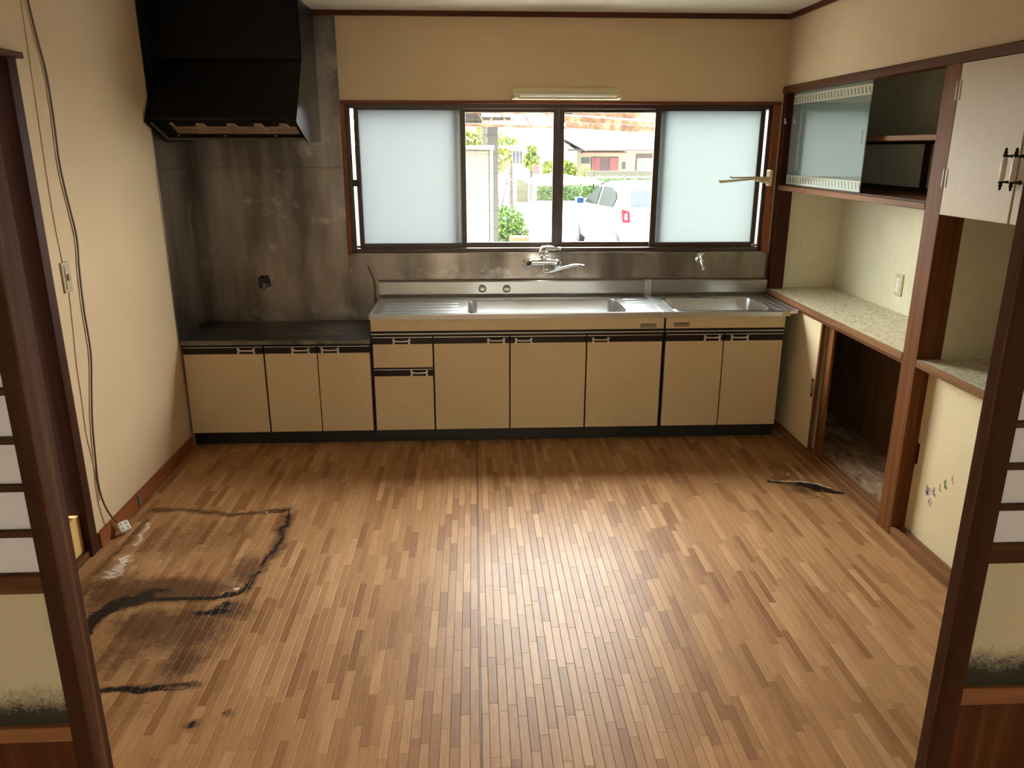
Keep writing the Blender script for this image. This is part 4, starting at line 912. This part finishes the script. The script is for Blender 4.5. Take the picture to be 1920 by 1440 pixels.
# pole
pl = empty('utility_pole', (5.75, 45, G), 'concrete utility pole with transformer cans behind the hedge', 'utility pole')
MB().tube([(5.8, 45, G), (5.58, 45, 4.6)], [.22, .16], 10).build('pole', M['pole'], pl, smooth=True)
for x in (5.1, 5.45): MB().tube([(x, 44.7, 3.0), (x, 44.7, 3.6)], .14, 10).build('transformer', M['whitemetal'], pl)
MB().bar((4.6, 44.8, 3.75), (6.6, 44.8, 3.75), .08, .08).build('cross_arm', M['pole'], pl)
# houses
h1 = empty('house', (12, 60, G), 'long cream bungalow with grey tiled roof and pink shutters', 'house')
bx(8.7, 22, 55, 63, G, 1.66).build('wall', M['plaster'], h1)
MB().prism([(54.3, 1.62), (59, 2.75), (63.7, 1.62), (63.7, 1.5), (54.3, 1.5)], 0, 9.0, 23).build('tiled_roof', M['tiles'], h1)
bx(6.9, 9.4, 54.2, 60, G, 1.5).build('gable_wall', M['plaster'], h1)
MB().prism([(6.3, 1.45), (8.15, 2.45), (10.0, 1.5), (10.0, 1.64), (8.15, 2.68), (6.3, 1.6)], 1, 53.6, 61).build('gable_roof', M['tiles'], h1)
MB().prism([(6.9, 1.5), (9.4, 1.5), (8.15, 2.3)], 1, 54.22, 54.4).build('gable_triangle', M['plaster'], h1)
wf = bx(10.55, 12.6, 54.93, 55, -.24, 1.07).build('window', M['shuttergrey'], h1)
for x in (10.6, 11.95): bx(x, x+.62, 54.88, 54.94, -.2, 1.02).build('shutter', M['shutter'], wf)
bx(9.85, 10.45, 54.93, 55, .6, 1.02).build('window', M['winglass'], h1)
bx(13.9, 15.6, 54.93, 55, -.45, 1.28).build('door', M['shuttergrey'], h1)
bx(14.0, 15.5, 54.90, 54.95, -.42, .98).build('door_panel', M['plaster'], h1)
bx(9.8, 13.1, 54.3, 55, 1.33, 1.40).build('window_canopy', M['shutter'], h1)
bx(8.7, 22.2, 54.2, 54.32, 1.5, 1.62).build('gutter', M['shuttergrey'], h1)
bx(12.9, 13.15, 54.9, 55, .2, .7).build('meter_box', M['winglass'], h1)
h2 = empty('house', (6, 72, G), 'small white house with dark barred window beyond the gate', 'house')
bx(4.0, 7.6, 68, 74, G, 1.5).build('wall', M['plaster'], h2)
MB().prism([(3.6, 1.42), (7.9, 1.95), (7.9, 2.05), (3.6, 1.52)], 1, 67.5, 74).build('roof', M['shuttergrey'], h2)
wm = bx(4.75, 6.2, 67.93, 68, .35, 1.4).build('window', M['winglass'], h2)
for i in range(4): bx(4.95+i*.33, 5.0+i*.33, 67.9, 67.94, .35, 1.4).build('window_bar', M['whitemetal'], wm)
h3 = empty('house', (9, 84, G), 'distant house with a wide white roof near the hill', 'house')
bx(5, 14, 84, 88, G, 3.1).build('wall', M['plaster'], h3); MB().prism([(83.4, 3.0), (86, 3.9), (88.6, 3.0)], 0, 4.6, 14.4).build('roof', M['tiles'], h3)
# low white canopy, gate, wall, sign, hedges
ca = empty('white_canopy', (5.4, 28, G), 'low white canopy roof on thin posts by the hedge', 'canopy')
MB().prism([(3.9, .42), (5.1, .72), (7.0, .42), (7.0, .34), (3.9, .34)], 1, 27.3, 29).build('canopy_roof', M['whitemetal'], ca)
for x in (3.95, 5.2, 6.9): bx(x, x+.06, 27.4, 27.46, G, .36).build('post', M['whitemetal'], ca)
gt = empty('white_gate', (3.3, 30, G), 'white barred gate left of the mossy wall', 'gate')
for i in range(6): bx(3.0+i*.13, 3.05+i*.13, 30, 30.05, G, .28).build('bar', M['whitemetal'], gt)
bx(2.98, 3.72, 30, 30.04, .2, .25).build('rail', M['whitemetal'], gt)
tag(bx(3.6, 4.25, 29.6, 30.2, G, .42).build('stone_wall', M['stone'], bevel=.02), 'short mossy stone wall between the gate and canopy', 'wall')
rs = empty('road_sign', (4.47, 30.3, G), 'small red sign board on a post near the pole', 'sign')
bx(4.33, 4.62, 30.3, 30.34, .62, 1.0).build('sign_board', M['signred'], rs)
bx(4.45, 4.50, 30.34, 30.38, G, .9).build('post', M['whitemetal'], rs)
def hedge(x0, x1, y0, y1, h, n, label, seed):
    r = empty('hedge', ((x0+x1)/2, (y0+y1)/2, G), label, 'hedge')
    bx(x0+.05, x1-.05, y0+.05, y1-.05, G, G+h-.05).build('hedge_core', M['hedge'], r)
    rg = random.Random(seed); vs = []; fs = []
    for _ in range(n):
        f = rg.random(); p = Vector((rg.uniform(x0, x1), y0+rg.uniform(-.03, .05), G+rg.uniform(0, h))) if f < .6 else Vector((rg.uniform(x0, x1), rg.uniform(y0, y1), G+h+rg.uniform(-.06, .03)))
        u = Vector((rg.gauss(0, 1), rg.gauss(0, 1), rg.gauss(0, 1))).normalized(); v = u.orthogonal().normalized(); s = .07; i = len(vs)
        vs += [p-u*s, p+v*s*.5, p+u*s, p-v*s*.5]; fs.append((i, i+1, i+2, i+3))
    MB().add(vs, fs).build('hedge_leaves', M['hedge'], r)
hedge(4.5, 6.6, 30.5, 31.2, .72, 900, 'clipped low hedge behind the white canopy, on the left', 1)
hedge(5.4, 8.6, 32.5, 33.2, .62, 1200, 'clipped hedge row nearest the white car', 2)
hedge(6.4, 12.5, 42, 42.8, .62, 900, 'far clipped hedge along the bungalow', 4)
tag(bx(9.2, 14.5, 48, 48.15, G, .25).build('block_wall', M['stone']), 'grey block wall in front of the cream bungalow', 'wall')
gs = MB().box(2.8, 3.88, 27.2, 29.4, G+.001, G+.02)
tag(gs.build('grass_strip', M['yellowgreen']), 'strip of yellow-green grass by the gate', 'grass', kind='stuff')
# ------------------------------------------------------------------ car
car = empty('car', (5.21, 13.13, G), 'white hatchback car parked on the driveway', 'car', rz=math.radians(90+11))
car.scale = (1.05, 1.05, 1.05)
ST = [(1.70, .32, .58, .64, .50, .40), (1.63, .24, .70, .78, .66, .52), (1.35, .2, .80, .90, .72, .60), (.98, .2, .88, .98, .735, .64), (.62, .2, .90, 1.20, .74, .58), (.30, .2, .90, 1.40, .74, .545), (-.10, .2, .91, 1.48, .74, .54),
      (-.7, .2, .93, 1.50, .74, .54), (-1.2, .22, .95, 1.47, .735, .53), (-1.42, .25, .96, 1.38, .73, .52), (-1.58, .27, .95, 1.14, .715, .53), (-1.66, .28, .90, 1.0, .70, .56), (-1.70, .32, .72, .80, .66, .54)]
def ring(x, zl, zb, zt, wb, wr):
    h = [(0, zl), (wb*.88, zl), (wb*.98, zl+.08), (wb, (zl+zb)/2), (wb*.985, zb-.04), (wb*.955, zb+.01), (wr+.02, zt-.10 if zt-zb > .2 else zt-.03), (wr*.93, zt-.03), (wr*.7, zt), (0, zt+.015)]
    pts = [(x, y, z) for y, z in h]+[(x, -y, z) for y, z in h[-2:0:-1]]
    return pts
vs = []; fs = []
for s_ in ST: vs += ring(*s_)
nr = len(ring(*ST[0]))
for i in range(len(ST)-1):
    for k in range(nr): fs.append((i*nr+k, (i+1)*nr+k, (i+1)*nr+(k+1) % nr, i*nr+(k+1) % nr))
fs.append(tuple(range(nr))); fs.append(tuple((len(ST)-1)*nr+k for k in range(nr-1, -1, -1)))
cb2 = MB().add(vs, fs).build('car_body', M['carpaint'], car, smooth=True, local=True)
cb2.data.set_sharp_from_angle(angle=math.radians(60))
def sideglass(pts, sgn, nm='side_window'):
    def y(z): return .742*.955+(z-.94)/(1.40-.94)*(.565-.742*.955)+.014
    a = [(x, sgn*y(z), z) for x, z in pts]; n_ = len(a)
    b3 = [(x, sgn*(y(z)-.02), z) for x, z in pts]
    MB().add(a+b3, [tuple(range(n_)), tuple(range(2*n_-1, n_-1, -1))]+[(i, (i+1) % n_, n_+(i+1) % n_, n_+i) for i in range(n_)]).build(nm, M['carglass'], car, local=True)
for sg in (1, -1):
    sideglass([(.80, .99), (.55, 1.16), (.22, 1.34), (-.02, 1.37), (-.02, .99)], sg)
    sideglass([(-.14, .99), (-.14, 1.38), (-.60, 1.38), (-.92, 1.30), (-1.05, 1.18), (-.98, .99)], sg)
    MB().tube([(-1.22, sg*.60, .28), (-1.22, sg*.745, .28)], .275, 24).build('tyre', M['tyre'], car, local=True, smooth=True)
    MB().tube([(1.20, sg*.60, .28), (1.20, sg*.745, .28)], .275, 24).build('tyre', M['tyre'], car, local=True, smooth=True)
    for x in (-1.22, 1.20): MB().tube([(x, sg*.74, .28), (x, sg*.757, .28)], .185, 20).build('wheel_cover', M['rim'], car, local=True, smooth=True)
    MB().box(.62, .80, sg*.76, sg*.92, .97, 1.10).build('door_mirror', M['bluecap'], car, .02, local=True)
    MB().add([(-1.60, sg*.60, 1.00), (-1.695, sg*.60, .76), (-1.64, sg*.735, .76), (-1.56, sg*.735, 1.02), (-1.685, sg*.60, .95), (-1.725, sg*.60, .74), (-1.655, sg*.748, .74), (-1.585, sg*.742, 1.0)],
             [(0, 1, 2, 3), (7, 6, 5, 4), (0, 4, 5, 1), (1, 5, 6, 2), (2, 6, 7, 3), (3, 7, 4, 0)]).build('tail_light', M['red'], car, local=True)
MB().add([(-1.29, -.47, 1.46), (-1.29, .47, 1.46), (-1.455, .52, 1.34), (-1.62, .57, 1.09), (-1.655, .58, 1.03), (-1.655, -.58, 1.03), (-1.62, -.57, 1.09), (-1.455, -.52, 1.34)], [(0, 1, 2, 7), (7, 2, 3, 6), (6, 3, 4, 5)]).build('rear_window', M['rearglass'], car, local=True)
MB().add([(.30, -.47, 1.425), (.30, .47, 1.425), (.64, .53, 1.225), (1.0, .60, 1.0), (1.0, -.60, 1.0), (.64, -.53, 1.225)], [(0, 1, 2, 5), (5, 2, 3, 4)]).build('windscreen', M['carglass'], car, local=True)
MB().box(-1.74, -1.69, -.6, .6, .38, .62).build('rear_bumper', M['carpaint'], car, .02, local=True)
